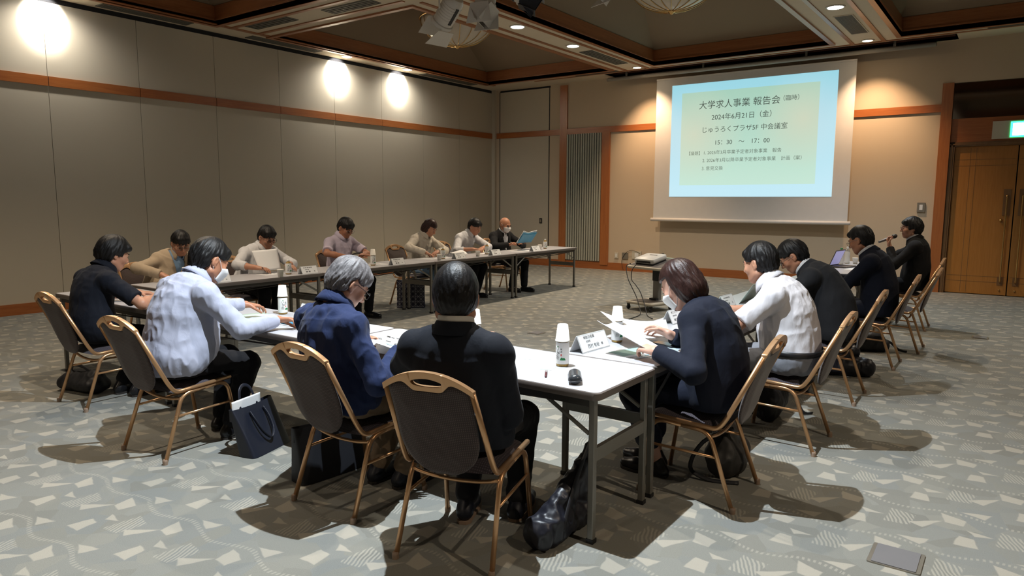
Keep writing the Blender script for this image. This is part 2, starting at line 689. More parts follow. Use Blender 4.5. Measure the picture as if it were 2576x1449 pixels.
M['skin_pale'] = skin_mat('pale_skin', (.60, .36, .27))


# ---------------------------------------------------------------- room shell
def struct(o):
    o['kind'] = 'structure'
    return o


def quad_mesh(name, mat, quads):
    b = MB()
    for q in quads:
        b.add(q, [(0, 1, 2, 3)])
    return struct(link(name, b.mesh(name), mat))


b = MB()
b.box((XL - .2, YF - .2, -.12), (XR + .2, YB + .3, 0))
struct(b.build('floor', M['carpet']))

# left wall: movable partition panels of one width, each with a wooden rail, under a dark track gap
PW, PY0 = 1.2056, 4.135
RZ0, RZ1 = 3.005, 3.131
b = MB()
b.box((XL - .2, YF - .2, 0), (XL - .012, YB, ZC + .3))
wl = struct(b.build('wall_left', M['seam']))
edges = []
y = PY0 - 8 * PW
while y < YB - .01:
    edges.append(y)
    y += PW
edges = [e for e in edges if YF < e < YB - .25] + [YB]
for i in range(len(edges) - 1):
    y0, y1 = edges[i] + .003, edges[i + 1] - .003
    p = MB()
    p.box((XL - .012, y0, .145), (XL, y1, 4.085))
    po = p.build('wall_panel', M['panel'], wl)
b = MB()
b.box((XL - .012, YF, 4.085), (XL - .006, YB, ZC + .1))
b.build('track_gap', M['gap'], wl)
b = MB()
for i in range(len(edges) - 1):
    b.box((XL - .01, edges[i] + .004, RZ0), (XL + .022, edges[i + 1] - .004, RZ1))
struct(b.build('trim_1', M['rail']))
b = MB()
b.box((XL - .01, YF, 0.0), (XL + .014, YB, .145))
struct(b.build('baseboard_left', M['rail']))

# far wall with the projection screen
JX0, JX1 = -1.235, -1.075      # orange post at the door opening
DX0, DX1 = -1.075, 0.86
b = MB()
b.box((XL - .2, YB, 0), (JX0, YB + .25, ZC + .3))
b.box((JX0, YB, 3.465), (XR + .2, YB + .25, ZC + .3))
b.box((DX1 + .2, YB, 0), (XR + .2, YB + .25, 3.465))
wb = struct(b.build('wall_far', M['wall']))
# partition pocket door beside the corner, a shade proud of the wall
b = MB()
b.box((-10.40, YB - .012, .145), (-9.00, YB + .01, 4.085))
b.build('wall_panel', M['panel'], wb)
b = MB()
b.box((-10.40, YB - .008, 4.085), (-8.97, YB + .02, 4.125))
b.build('track_gap', M['gap'], wb)
b = MB()
b.box((-10.425, YB - .006, .145), (-10.40, YB + .01, 4.1))
b.box((-9.00, YB - .006, .145), (-8.982, YB + .01, 4.1))
b.build('panel_seam', M['gap'], wb)
b = MB()
b.box((XL, YB - .07, .0), (XL + .10, YB, ZC))
b.build('corner_post', M['panel'], wb)
# rails: over the pocket door, behind the screen, up to the door post
b = MB()
b.box((-10.50, YB - .03, RZ0), (-8.72, YB + .01, RZ1))
b.box((-8.72, YB - .03, RZ0), (-6.2, YB + .01, RZ1))
b.box((-6.2, YB - .03, RZ0), (JX0, YB + .01, RZ1))
struct(b.build('trim_2', M['railx']))
b = MB()
b.box((-8.69, YB - .035, 0), (-8.50, YB + .01, ZC - .05))
struct(b.build('trim_3', M['railz']))
b = MB()
b.box((-7.60, YB - .035, .1), (-7.40, YB + .01, RZ0))
struct(b.build('trim_4', M['railz']))
b = MB()
b.box((XL, YB - .02, 0), (JX0, YB + .01, .16))
struct(b.build('baseboard_far', M['railx']))
# louvred vertical grille between the two posts
gr = thing('wall_grille', 'tall grey-green grille of vertical slats between two orange wooden posts', 'grille', (-8.05, YB - .02, .18))
b = MB()
b.box((-.45, .0, 0), (.45, .02, RZ0 - .18))
b.build('backing', M['gap'], gr)
for i in range(15):
    x = -.42 + i * .06
    s = MB()
    s.box((x - .017, -.03, 0.0), (x + .017, .0, RZ0 - .18))
    s.build('slat', M['grille_slat'], gr)

# post, double door, lintel and the dark glass over it
b = MB()
b.box((JX0, YB - .04, 0), (JX1, YB + .2, 3.465))
b.box((DX1, YB - .04, 0), (DX1 + .16, YB + .2, 3.465))
struct(b.build('trim_5', M['railz']))
b = MB()
b.box((DX0, YB + .02, 2.50), (DX1, YB + .12, 2.885))
struct(b.build('trim_6', M['railx']))
b = MB()
b.box((DX0, YB + .05, 2.885), (DX1, YB + .08, 3.465))
struct(b.build('window_1', M['mirror']))
b = MB()
b.box((DX0, YB + .12, 0), (DX1, YB + .24, 3.465))
b.build('door_backing', M['gap'], wb)
b = MB()
for (x0, x1) in ((DX0, DX0 + .075), (DX1 - .075, DX1)):
    b.box((x0, YB, 0), (x1, YB + .12, 2.50))
    b.box((x0 + .02, YB - .012, 0), (x0 + .05, YB, 2.47))
b.box((DX0, YB, 2.43), (DX1, YB + .12, 2.50))
b.box((DX0, YB - .012, 2.455), (DX1, YB, 2.48))
struct(b.build('trim_7', M['doorframe']))


def door_leaf(idx, x0, x1, hx):
    d = thing('door_%d' % idx, None, None, (x0, YB + .05, .012))
    d['kind'] = 'structure'
    w = x1 - x0
    p = MB()
    p.box((0, 0, 0), (w, .045, 2.415))
    p.build('door_panel', M['door'], d)
    # inlaid grooves: two pairs of lines up and across
    g = MB()
    for z in (.20, .29, 2.10, 2.20):
        g.box((.02, -.0015, z), (w - .02, .002, z + .006))
    for x in (.22, .30) if hx > w / 2 else (w - .30, w - .22):
        g.box((x, -.0015, .02), (x + .006, .002, 2.39))
    g.build('groove', M['doorframe'], d)
    h = MB()
    h.tube(fillet([(hx, -.005, .22), (hx, -.06, .22), (hx, -.06, 1.62), (hx, -.005, 1.62)], .03), .013, 10)
    h.build('handle', M['brass'], d, smooth=True)
    k = MB()
    k.box((hx - .05, -.01, 1.30), (hx + .05, .0, 1.72))
    k.box((hx - .04, -.008, .16), (hx + .04, .0, .30))
    k.build('handle_plate', M['doorframe'], d)
    k = MB()
    k.lathe([(0, 0), (.022, 0), (.026, .012), (.018, .03), (0, .034)], 14, 0, Matrix.Translation((hx - .06 if hx > w / 2 else hx + .06, 0, 1.22)) @ Matrix.Rotation(PI / 2, 4, 'X'))
    k.lathe([(0, 0), (.012, 0), (.014, .02), (0, .024)], 12, 0, Matrix.Translation((hx, 0, .08)) @ Matrix.Rotation(PI / 2, 4, 'X'))
    k.build('lock_knob', M['brass'], d, smooth=True)
    return d


XM = -.13
door_leaf(1, DX0 + .08, XM - .008, XM - DX0 - .08 - .10)
door_leaf(2, XM + .008, DX1 - .08, .10)

# exit sign on the lintel
ex = thing('exit_sign', 'lit green and white exit sign on a white box above the double door', 'sign', (-.505, YB + .02, 2.53))
b = MB()
b.box((0, -.05, 0), (1.0, 0, .28))
b.build('housing', M['plate'], ex)
b = MB()
b.box((.24, -.056, .02), (.86, -.05, .26))
b.build('green_rim', emit('exit_green', (.02, .9, .25), 3.5), ex)
b = MB()
b.box((.27, -.06, .045), (.83, -.056, .235))
b.build('lit_panel', emit('exit_white', (.75, 1.0, .88), 6.0), ex)

# unseen walls of the same room
b = MB()
b.box((XR, YF - .2, 0), (XR + .2, YB + .25, ZC + .3))
struct(b.build('wall_right', M['panel']))
b = MB()
b.box((XL, YF - .2, 0), (XR, YF, ZC + .3))
struct(b.build('wall_rear', M['panel']))

# ---------------------------------------------------------------- coffered ceiling
CX = [(-10.13, -6.99), (-6.02, -2.84), (-1.78, 1.35), (2.3, 5.0)]
CY = [(-5.0, -.35), (.62, 6.29), (7.30, 12.97)]
# flat soffit as strips around the coffer openings
xs = [XL] + [v for c in CX for v in c] + [XR]
ys = [YF] + [v for c in CY for v in c] + [YB]
b = MB()
POC = (-7.30, -1.08, 13.38, 13.80)      # screen pocket in the far strip
for j in range(len(ys) - 1):
    if j % 2 == 0:
        if j == len(ys) - 2:
            for (x0, x1, y0, y1) in ((XL, XR, ys[j], POC[2]), (XL, XR, POC[3], YB), (XL, POC[0], POC[2], POC[3]), (POC[1], XR, POC[2], POC[3])):
                b.box((x0, y0, ZC), (x1, y1, ZC + .05))
        else:
            b.box((XL, ys[j], ZC), (XR, ys[j + 1], ZC + .05))
    else:
        for i in range(0, len(xs) - 1, 2):
            b.box((xs[i], ys[j], ZC), (xs[i + 1], ys[j + 1], ZC + .05))
ce = struct(b.build('ceiling', M['ceil']))
b = MB()
x0, x1, y0, y1 = POC
b.box((x0, y0 - .02, ZC - .0), (x1, y0, ZC + .22))
b.box((x0, y1, ZC - .0), (x1, y1 + .02, ZC + .22))
b.box((x0 - .02, y0 - .02, ZC), (x0, y1 + .02, ZC + .22))
b.box((x1, y0 - .02, ZC), (x1 + .02, y1 + .02, ZC + .22))
b.box((x0, y0, ZC + .2), (x1, y1, ZC + .22))
b.build('screen_pocket', M['darkwood'], ce)
b = MB()
b.box((-9.0, YB - .62, ZC - .012), (XR, YB - .575, ZC))
b.build('wood_strip', M['cofx'], ce)
FH = .27


def coffer(x0, x1, y0, y1):
    """wooden upstand round the opening, a little moulding, then four dark slopes up to a small flat"""
    z0, z1 = ZC - .02, ZC + FH
    t = .035
    fx = MB()
    for yy, s in ((y0, 1), (y1, -1)):
        a, c = sorted((yy, yy - s * t))
        fx.box((x0 - t, a, z0), (x1 + t, c, z1))
        a, c = sorted((yy, yy + s * .02))
        fx.box((x0, a, ZC + .055), (x1, c, ZC + .075))
        a, c = sorted((yy, yy - s * .075))
        fx.box((x0 - .075, a, z0 - .006), (x1 + .075, c, ZC + .002))
    fx.build('coffer_upstand', M['cofx'], ce)
    fy = MB()
    for xx, s in ((x0, 1), (x1, -1)):
        a, c = sorted((xx, xx - s * t))
        fy.box((a, y0, z0), (c, y1, z1))
        a, c = sorted((xx, xx + s * .02))
        fy.box((a, y0, ZC + .055), (c, y1, ZC + .075))
        a, c = sorted((xx, xx - s * .075))
        fy.box((a, y0, z0 - .006), (c, y1, ZC + .002))
    fy.build('coffer_upstand', M['cofy'], ce)
    s = MB()
    e = .02
    A = [(x0 - e, y0 - e, z1), (x1 + e, y0 - e, z1), (x1 + e, y1 + e, z1), (x0 - e, y1 + e, z1)]
    ix, iy, zt = .55, 1.9, ZC + FH + .72
    B = [(x0 + ix, y0 + iy, zt), (x1 - ix, y0 + iy, zt), (x1 - ix, y1 - iy, zt), (x0 + ix, y1 - iy, zt)]
    for i in range(4):
        j = (i + 1) % 4
        s.add([A[i], A[j], B[j], B[i]], [(0, 1, 2, 3)])
    s.add(B, [(0, 1, 2, 3)])
    s.build('coffer_lining', M['cofdark'], ce)


for cx in CX:
    for cy in CY:
        coffer(cx[0], cx[1], cy[0], cy[1])

# thin dark wood lines that frame the lamp strip along each beam
lx, ly = MB(), MB()
for bx in (-6.50, -2.30, 1.82):
    for s in (-.235, .235):
        for (a, c) in ((CY[0][0], CY[0][1] + .1), (CY[1][0] - .1, CY[1][1] + .1), (CY[2][0] - .1, YB - .62)):
            ly.box((bx + s - .03, a, ZC - .014), (bx + s + .03, c, ZC))
for by in (.14, 6.79):
    for s in (-.235, .235):
        for (a, c) in ((CX[0][0] - .02, CX[0][1] + .1), (CX[1][0] - .1, CX[1][1] + .1), (CX[2][0] - .1, CX[2][1] + .1)):
            lx.box((a, by + s - .03, ZC - .0145), (c, by + s + .03, ZC))
ly.build('beam_lines', M['cofy'], ce)
lx.build('beam_lines', M['cofx'], ce)
ly = MB()
ly.box((-10.16, YF, ZC - .013), (-10.07, YB - .62, ZC))
ly.build('wood_strip', M['cofy'], ce)


def vent(x0, x1, y0, y1, label, slats=0):
    t = thing('ceiling_vent', label, 'vent', ((x0 + x1) / 2, (y0 + y1) / 2, ZC), 0, 'vents in the ceiling strips')
    hx, hy = (x1 - x0) / 2, (y1 - y0) / 2
    f = MB()
    w = .012
    f.box((-hx, -hy, -.01), (hx, -hy + w, 0))
    f.box((-hx, hy - w, -.01), (hx, hy, 0))
    f.box((-hx, -hy + w, -.01), (-hx + w, hy - w, 0))
    f.box((hx - w, -hy + w, -.01), (hx, hy - w, 0))
    f.build('frame', M['ceil'] if slats else M['vent'], t)
    g = MB()
    g.box((-hx + w, -hy + w, -.003), (hx - w, hy - w, -.001))
    g.build('grille', M['ventdark'], t)
    n = slats or 4
    s = MB()
    if hx < hy or slats:
        for i in range(n):
            x = -hx + w + (2 * (hx - w)) * (i + .5) / n
            s.box((x - (hx - w) / n * .55, -hy + w, -.009), (x + (hx - w) / n * .55, hy - w, -.003))
    else:
        for i in range(n):
            yv = -hy + w + (2 * (hy - w)) * (i + .5) / n
            s.box((-hx + w, yv - (hy - w) / n * .55, -.009), (hx - w, yv + (hy - w) / n * .55, -.003))
    s.build('slat', M['vent'], t)
    return t


vent(-10.52, -10.30, 4.75, 6.05, 'long narrow grey ceiling vent nearest the left edge above the panelled wall')
vent(-10.52, -10.30, 7.05, 8.45, 'long narrow grey ceiling vent just left of the first wall washer pair')
vent(-10.52, -10.30, 11.15, 12.85, 'long narrow grey ceiling vent above the far corner of the panelled wall')
vent(-9.85, -8.85, 6.58, 6.84, 'rectangular grey vent in the ceiling cross beam near the panelled wall')
vent(-8.15, -7.2, 6.68, 6.92, 'rectangular grey vent at the top edge of the cross beam')
vent(-6.62, -6.36, 11.15, 12.55, 'grey vent in the middle ceiling beam past two round lamps')
vent(-2.42, -2.16, 11.15, 12.45, 'dark finely slatted vent in the right ceiling beam beside a round lamp', 16)
vent(-7.9, -6.9, 13.10, 13.22, 'thin grey vent in the far ceiling strip above the slatted wall grille')
vent(-.65, .2, 13.10, 13.22, 'thin grey vent in the far ceiling strip above the dark transom')


# ---------------------------------------------------------------- lamps
def spot(name, loc, target, watts, half_deg, blend, col, radius=.03, parent=None):
    L = bpy.data.lights.new(name, 'SPOT')
    L.energy = watts
    L.spot_size = math.radians(half_deg * 2)
    L.spot_blend = blend
    L.color = col
    L.shadow_soft_size = radius
    o = bpy.data.objects.new(name, L)
    COL.objects.link(o)
    d = Vector(target) - Vector(loc)
    q = d.to_track_quat('-Z', 'Y')
    o.rotation_euler = q.to_euler()
    if parent is not None:
        o.parent = parent
        o.location = Vector(loc) - parent.location
    else:
        o.location = loc
    return o


def downlight(x, y, r, label, lamp, group):
    t = thing('downlight', label, 'lamp', (x, y, ZC), 0, group)
    k = MB()
    k.lathe([(r + .025, 0), (r + .025, -.008), (r + .004, -.014), (r, -.004), (r, .0)], 28)
    k.build('rim', M['white_paint'], t, smooth=True)
    k = MB()
    k.lathe([(0, -.018), (r * .6, -.016), (r - .002, -.006)], 28)
    k.build('lamp_face', lamp, t, smooth=True)
    return t


COOL = (.84, .93, 1.0)
WARM = (1.0, .80, .58)
ORNG = (1.0, .66, .40)
for (x, y, w, lab) in ((-6.45, 9.02, BEAM_W, 'round recessed white lamp in the middle ceiling beam, beside the spotlights'),
                       (-6.45, 10.65, BEAM_W, 'round recessed white lamp in the middle ceiling beam, before its grey vent'),
                       (-2.28, 10.62, BEAM_W, 'round recessed white lamp in the right ceiling beam before the dark vent')):
    t = downlight(x, y, .10, lab, M['lamp_white'], 'lamps in the ceiling beams')
    spot('downlight_beam', (x, y, ZC - .03), (x, y, 0), w, 62, .6, WARM if x < -5 else COOL, .05, t)
G = 'lamps in the ceiling beams'
t = downlight(-2.27, 2.55, .10, 'round recessed lamp straight above the near corner of the tables', M['lamp_white'], G)
spot('downlight_beam', (-2.27, 2.55, ZC - .03), (-2.27, 2.55, 0), KEY_W, 58, .75, COOL, .018, t)
for (x, y, w, c) in ((-2.27, 4.15, BEAM_W * .75, (1.0, .88, .72)), (-6.45, 2.5, BEAM_W * .8, WARM), (-6.45, 4.15, BEAM_W * .6, WARM),
                     (-2.28, 9.02, BEAM_W * .7, WARM), (1.84, 2.55, BEAM_W * .9, WARM), (1.84, 9.0, BEAM_W * .7, WARM),
                     (-2.28, -2.6, BEAM_W * .8, WARM), (-6.45, -2.6, BEAM_W * .8, WARM)):
    t = downlight(x, y, .10, 'round recessed lamp in a ceiling beam above the top edge of the photograph', M['lamp_white'], G)
    spot('downlight_beam', (x, y, ZC - .03), (x, y, 0), w, 62, .6, c, .04, t)
for (x, y, lab) in ((-6.42, 13.06, 'small orange-rimmed round spot lamp at the far end of the middle ceiling beam'),
                    (-2.28, 13.06, 'small orange-rimmed round spot lamp at the far end of the right ceiling beam')):
    t = downlight(x, y, .075, lab, M['lamp_warm'], 'warm spot lamps over the screen')
    spot('spot_beam', (x, y, ZC - .03), (x + .1, YB, 1.9), WARM_W, 42, .9, ORNG, .03, t)
for (y, lab) in ((4.14, 'round wall washer lamp above the brightest patch at the left'),
                 (9.04, 'round wall washer lamp above the panelled wall, left one of the far pair'),
                 (10.62, 'round wall washer lamp above the panelled wall, right one of the far pair')):
    t = downlight(-10.33, y, .085, lab, M['lamp_white'], 'wall washer lamps along the panelled wall')
    spot('wash_beam', (-10.33, y, ZC - .03), (XL, y, 3.95), WASH_W, 40, .25, (1.0, .95, .86), .03, t)
    spot('wash_beam', (-10.33, y, ZC - .03), (-10.50, y, 2.0), WASH_W * .9, 78, 1.0, (1.0, .93, .82), .03, t)


# ---------------------------------------------------------------- projection screen with the slide
sx0, sx1, sz0, sz1 = -6.25, -2.525, 1.16, 3.945
SY = YB - .22
sc = thing('projection_screen', 'large white pull-down projection screen showing a pale green title slide', 'screen', ((sx0 + sx1) / 2, SY, sz0))
hw, hh = (sx1 - sx0) / 2, sz1 - sz0
b = MB()
b.box((-hw, 0, 0), (hw, .006, hh))
b.build('screen_cloth', M['screen'], sc)
b = MB()
b.tube([(-hw - .05, 0, -.02), (hw + .05, 0, -.02)], .034, 12)
b.build('bottom_bar', M['screen_bar'], sc, smooth=True)
b = MB()
b.box((-hw, -.012, hh), (hw, .02, hh + .03))
b.build('top_bar', M['screen_bar'], sc)
b = MB()
for x in (-1.2, 1.2):
    b.box((x - .03, .004, hh - .02), (x + .03, .214, hh + .02))
b.build('wall_bracket', M['plate_metal'], sc)


def slide_mat():
    t = NT('projected_slide')
    tc = t.n('ShaderNodeTexCoord')
    sp = t.n('ShaderNodeSeparateXYZ')
    t.set(sp.inputs[0], tc.outputs['Object'])
    x, z = sp.outputs[0], sp.outputs[2]
    # cyan field, pale green inset with soft cream glows left and right
    inx = t.math('LESS_THAN', t.math('ABSOLUTE', t.math('ADD', x, .04)), 1.295)
    inz = t.math('LESS_THAN', t.math('ABSOLUTE', t.math('SUBTRACT', z, .03)), .905)
    ins = t.math('MULTIPLY', inx, inz)

    def glow(cx, cz, r):
        a = t.math('SUBTRACT', x, cx)
        c = t.math('SUBTRACT', z, cz)
        d = t.math('SQRT', t.math('ADD', t.math('MULTIPLY', a, a), t.math('MULTIPLY', c, c)))
        return t.math('MULTIPLY_ADD', d, -1.0 / r, 1.0, clamp=True)
    gl = t.math('ADD', glow(-1.05, .12, 1.0), glow(1.0, .30, .9), clamp=True)
    gt = t.math('MULTIPLY_ADD', z, .42, .40, clamp=True)
    grn = t.mix(gt, (.56, .78, .66), (.33, .56, .44))
    grn = t.mix(t.math('MULTIPLY', gl, .75), grn, (.66, .66, .50))
    blu = t.mix(t.math('MULTIPLY_ADD', z, .45, .42, clamp=True), (.54, .80, .90), (.30, .64, .74))
    blu = t.mix(t.math('MULTIPLY', gl, .5), blu, (.66, .76, .80))
    c = t.mix(ins, blu, grn)
    t.set(t.b.inputs['Base Color'], (.02, .02, .02))
    t.set(t.b.inputs['Emission Color'], c)
    t.b.inputs['Emission Strength'].default_value = 0.46
    t.b.inputs['Roughness'].default_value = .9
    return t.mat


ix0, ix1, iz0, iz1 = -5.91, -2.81, 1.61, 3.82
icx, icz = (ix0 + ix1) / 2, (iz0 + iz1) / 2
b = MB()
b.box((ix0 - icx, -.003, iz0 - icz), (ix1 - icx, 0, iz1 - icz))
sl = b.build('projected_slide', slide_mat(), sc, loc=(icx - sc.location.x, -.001, icz - sz0))
slide_ink = emit('slide_ink', (.05, .065, .055), .46)
slide_ink2 = emit('slide_ink_small', (.10, .13, .105), .46)
RX = Matrix.Rotation(PI / 2, 4, 'X')


def slide_line(body, size, x, z, align='CENTER', mat=None):
    me = text_mesh(body, size, align, 4)
    me.transform(Matrix.Translation((x, -.006, z)) @ RX)
    link('slide_text', me, mat or slide_ink, sl)


slide_line('大学求人事業 報告会', .168, -.20, .665)
slide_line('（臨時）', .105, .77, .685)
slide_line('2024年6月21日（金）', .130, -.10, .425)
slide_line('じゅうろくプラザ5F 中会議室', .124, -.09, .19)
slide_line('15：30　～　17：00', .118, -.11, -.06)
slide_line('【議題】', .082, -1.20, -.255, 'LEFT', slide_ink2)
slide_line('1. 2025年3月卒業予定者対象事業　報告', .086, -.86, -.25, 'LEFT', slide_ink2)
slide_line('2. 2026年3月以降卒業予定者対象事業　計画（案）', .086, -.87, -.40, 'LEFT', slide_ink2)
slide_line('3. 意見交換', .086, -.88, -.555, 'LEFT', slide_ink2)

# the steel batten and brackets over the screen
bt = thing('screen_batten', 'long grey steel pipe batten hung in brackets above the projection screen', 'batten', (-4.35, YB - .30, 4.06))
b = MB()
b.tube([(-3.0, 0, 0), (3.0, 0, 0)], .036, 12)
b.build('pipe', flat('pale_steel_pipe', (.42, .40, .36), .4), bt, smooth=True)
b = MB()
b.box((-3.0, .03, -.015), (3.0, .075, .05))
b.build('housing', M['legdark'], bt)
for x in (-2.55, -.9, 1.0, 2.4):
    b = MB()
    b.box((x - .02, -.012, .02), (x + .02, .012, .28))
    b.build('bracket', M['leg'], bt)
# wall fittings
def wall_plate(x, z, w, h, mat, label, cat, name, hole=True):
    t = thing(name, label, cat, (x, YB - .012, z))
    b = MB()
    b.box((-w / 2, -.012, -h / 2), (w / 2, .012, h / 2))
    b.build('plate', mat, t)
    if hole:
        b = MB()
        b.box((-w * .2, -.018, -h * .28), (w * .2, -.012, h * .28))
        b.build('rocker', M['cap_white'], t)
    return t


wall_plate(-1.42, 1.43, .12, .16, M['plate_metal'], 'small steel switch plate on the wall left of the orange door post', 'switch', 'wall_switch')
wall_plate(-7.19, .33, .09, .13, M['plate'], 'pale switch plate low on the far wall beside the orange post', 'switch', 'wall_switch')
wall_plate(-6.98, .33, .14, .14, M['plate_metal'], 'square steel socket plate low on the far wall left of the projector stand', 'socket', 'wall_socket', False)
wall_plate(-6.70, .36, .22, .17, M['plate'], 'wide pale socket plate low on the far wall behind the projector stand', 'socket', 'wall_socket')
t = thing('wall_sensor', 'small black recessed handle in the flat door panel near the far corner', 'handle', (-9.20, YB - .016, 1.05))
b = MB()
b.box((-.035, -.008, -.06), (.035, .004, .06))
b.build('recess_plate', M['black'], t)
b = MB()
b.box((-.018, -.012, -.035), (.018, -.008, .035))
b.build('latch', M['plate_metal'], t)
# floor plates
for (x, y, s, rz, lab) in ((-.33, 3.27, .20, .0, 'square grey metal outlet cover in the carpet at the bottom edge'),
                           (-4.45, 6.63, .16, 0, 'dark grey outlet cover in the carpet beyond the near table'),
                           (-.29, 9.42, .16, 0, 'dark outlet cover in the carpet before the wooden double door')):
    t = thing('floor_outlet', lab, 'outlet', (x, y, 0), rz)
    b = MB()
    b.prism(rrect(-s / 2, -s / 2, s / 2, s / 2, .008, 2), 0, .006)
    b.build('frame', M['plate_metal'], t)
    b = MB()
    b.prism(rrect(-s / 2 + .016, -s / 2 + .006, s / 2 - .016, s / 2 - .006, .006, 2), .005, .009)
    b.build('lid', flat('outlet_lid', (.17, .165, .17), .5), t)

# ---------------------------------------------------------------- folding tables
TW = .60


def make_table(L):
    """lies along local x, from -L/2 to L/2"""
    t = thing('folding_table', None, None)
    e = MB()
    e.prism(rrect(-L / 2, -TW / 2, L / 2, TW / 2, .035), .664, .6985, bev=.003)
    e.build('edging', M['edge'], t, angle=40)
    e = MB()
    e.prism(rrect(-L / 2 + .007, -TW / 2 + .007, L / 2 - .007, TW / 2 - .007, .03), .69, .700)
    e.build('tabletop', M['laminate'], t)
    f = MB()
    for s in (-1, 1):
        f.box((-L / 2 + .05, s * .255 - .012, .625), (L / 2 - .05, s * .255 + .012, .664))
        f.box((s * (L / 2 - .085) - .012, -.255, .63), (s * (L / 2 - .085) + .012, .255, .664))
    f.build('under_frame', M['legdark'], t)
    r = MB()
    for yy in (-.215, -.10, .02, .14, .215):
        r.tube([(-L / 2 + .17, yy, .565), (L / 2 - .17, yy, .616)], .0055, 8)
    for xx in (-L / 2 + .17, 0, L / 2 - .17):
        r.tube(fillet([(xx, -.235, .66), (xx, -.225, .616), (xx, .22, .616), (xx, .235, .66)], .02), .007, 8)
    r.build('shelf_rack', M['legdark'], t, smooth=True)
    for sx in (-1, 1):
        x = sx * (L / 2 - .047)
        for sy in (-1, 1):
            y = sy * .255
            g = MB()
            g.prism(rrect(x - .015, y - .015, x + .015, y + .015, .004, 2), .0, .668)
            lg = g.build('leg', M['leg'], t)
            g = MB()
            g.box((x - .018, y - .018, 0), (x + .018, y + .018, .02))
            g.build('foot_cap', M['black'], lg)
            g = MB()
            a, c = Vector((x - sx * .02, y, .50)), Vector((x - sx * .27, y, .645))
            g.tube([a, c], .011, 6, flat=(1, .45))
            g.build('brace', M['leg'], t)
        g = MB()
        g.box((x - .011, -.25, .375), (x + .011, .25, .435))
        g.build('crossbar', M['leg'], t)
    return t


FRONT_Y = 2.877
tabs = []
t0 = make_table(1.80)
note_kids(t0)
G = 'folding tables set in a horseshoe'
t0.location = (-2.31, FRONT_Y, 0)
tag(t0, 'white folding table in the near row, with the black glasses case on it', 'table', G)
dup(t0, (-4.115, FRONT_Y, 0), 0, 'white folding table in the near row, in front of the man in pale blue', G)
dup(t0, (-5.92, FRONT_Y, 0), 0, 'white folding table at the left end of the near row, before the navy polo shirt', G)
LT = 1.868
sx_ = LT / 1.80
for k, lab in enumerate(('white folding table of the wall row nearest the corner, before the beige jacket',
                         'white folding table of the wall row, second from the near corner, before the lavender shirt',
                         'white folding table of the wall row, third from the near corner, before the cream blouse',
                         'white folding table at the far end of the wall row, before the bald man')):
    dup(t0, (-6.647, 3.275 + LT * (k + .5), 0), PI / 2, lab, G, (sx_, 1.005, 1))
for k, lab in enumerate(('white folding table of the right row nearest the corner, before the woman in navy',
                         'white folding table of the right row, second from the corner, before the white short-sleeved shirt',
                         'white folding table of the right row, third from the corner, beside the charcoal suit',
                         'white folding table at the far end of the right row, with the open laptop')):
    dup(t0, (-1.715, 3.183 + LT * (k + .5), 0), PI / 2, lab, G, (sx_, 1.0, 1))


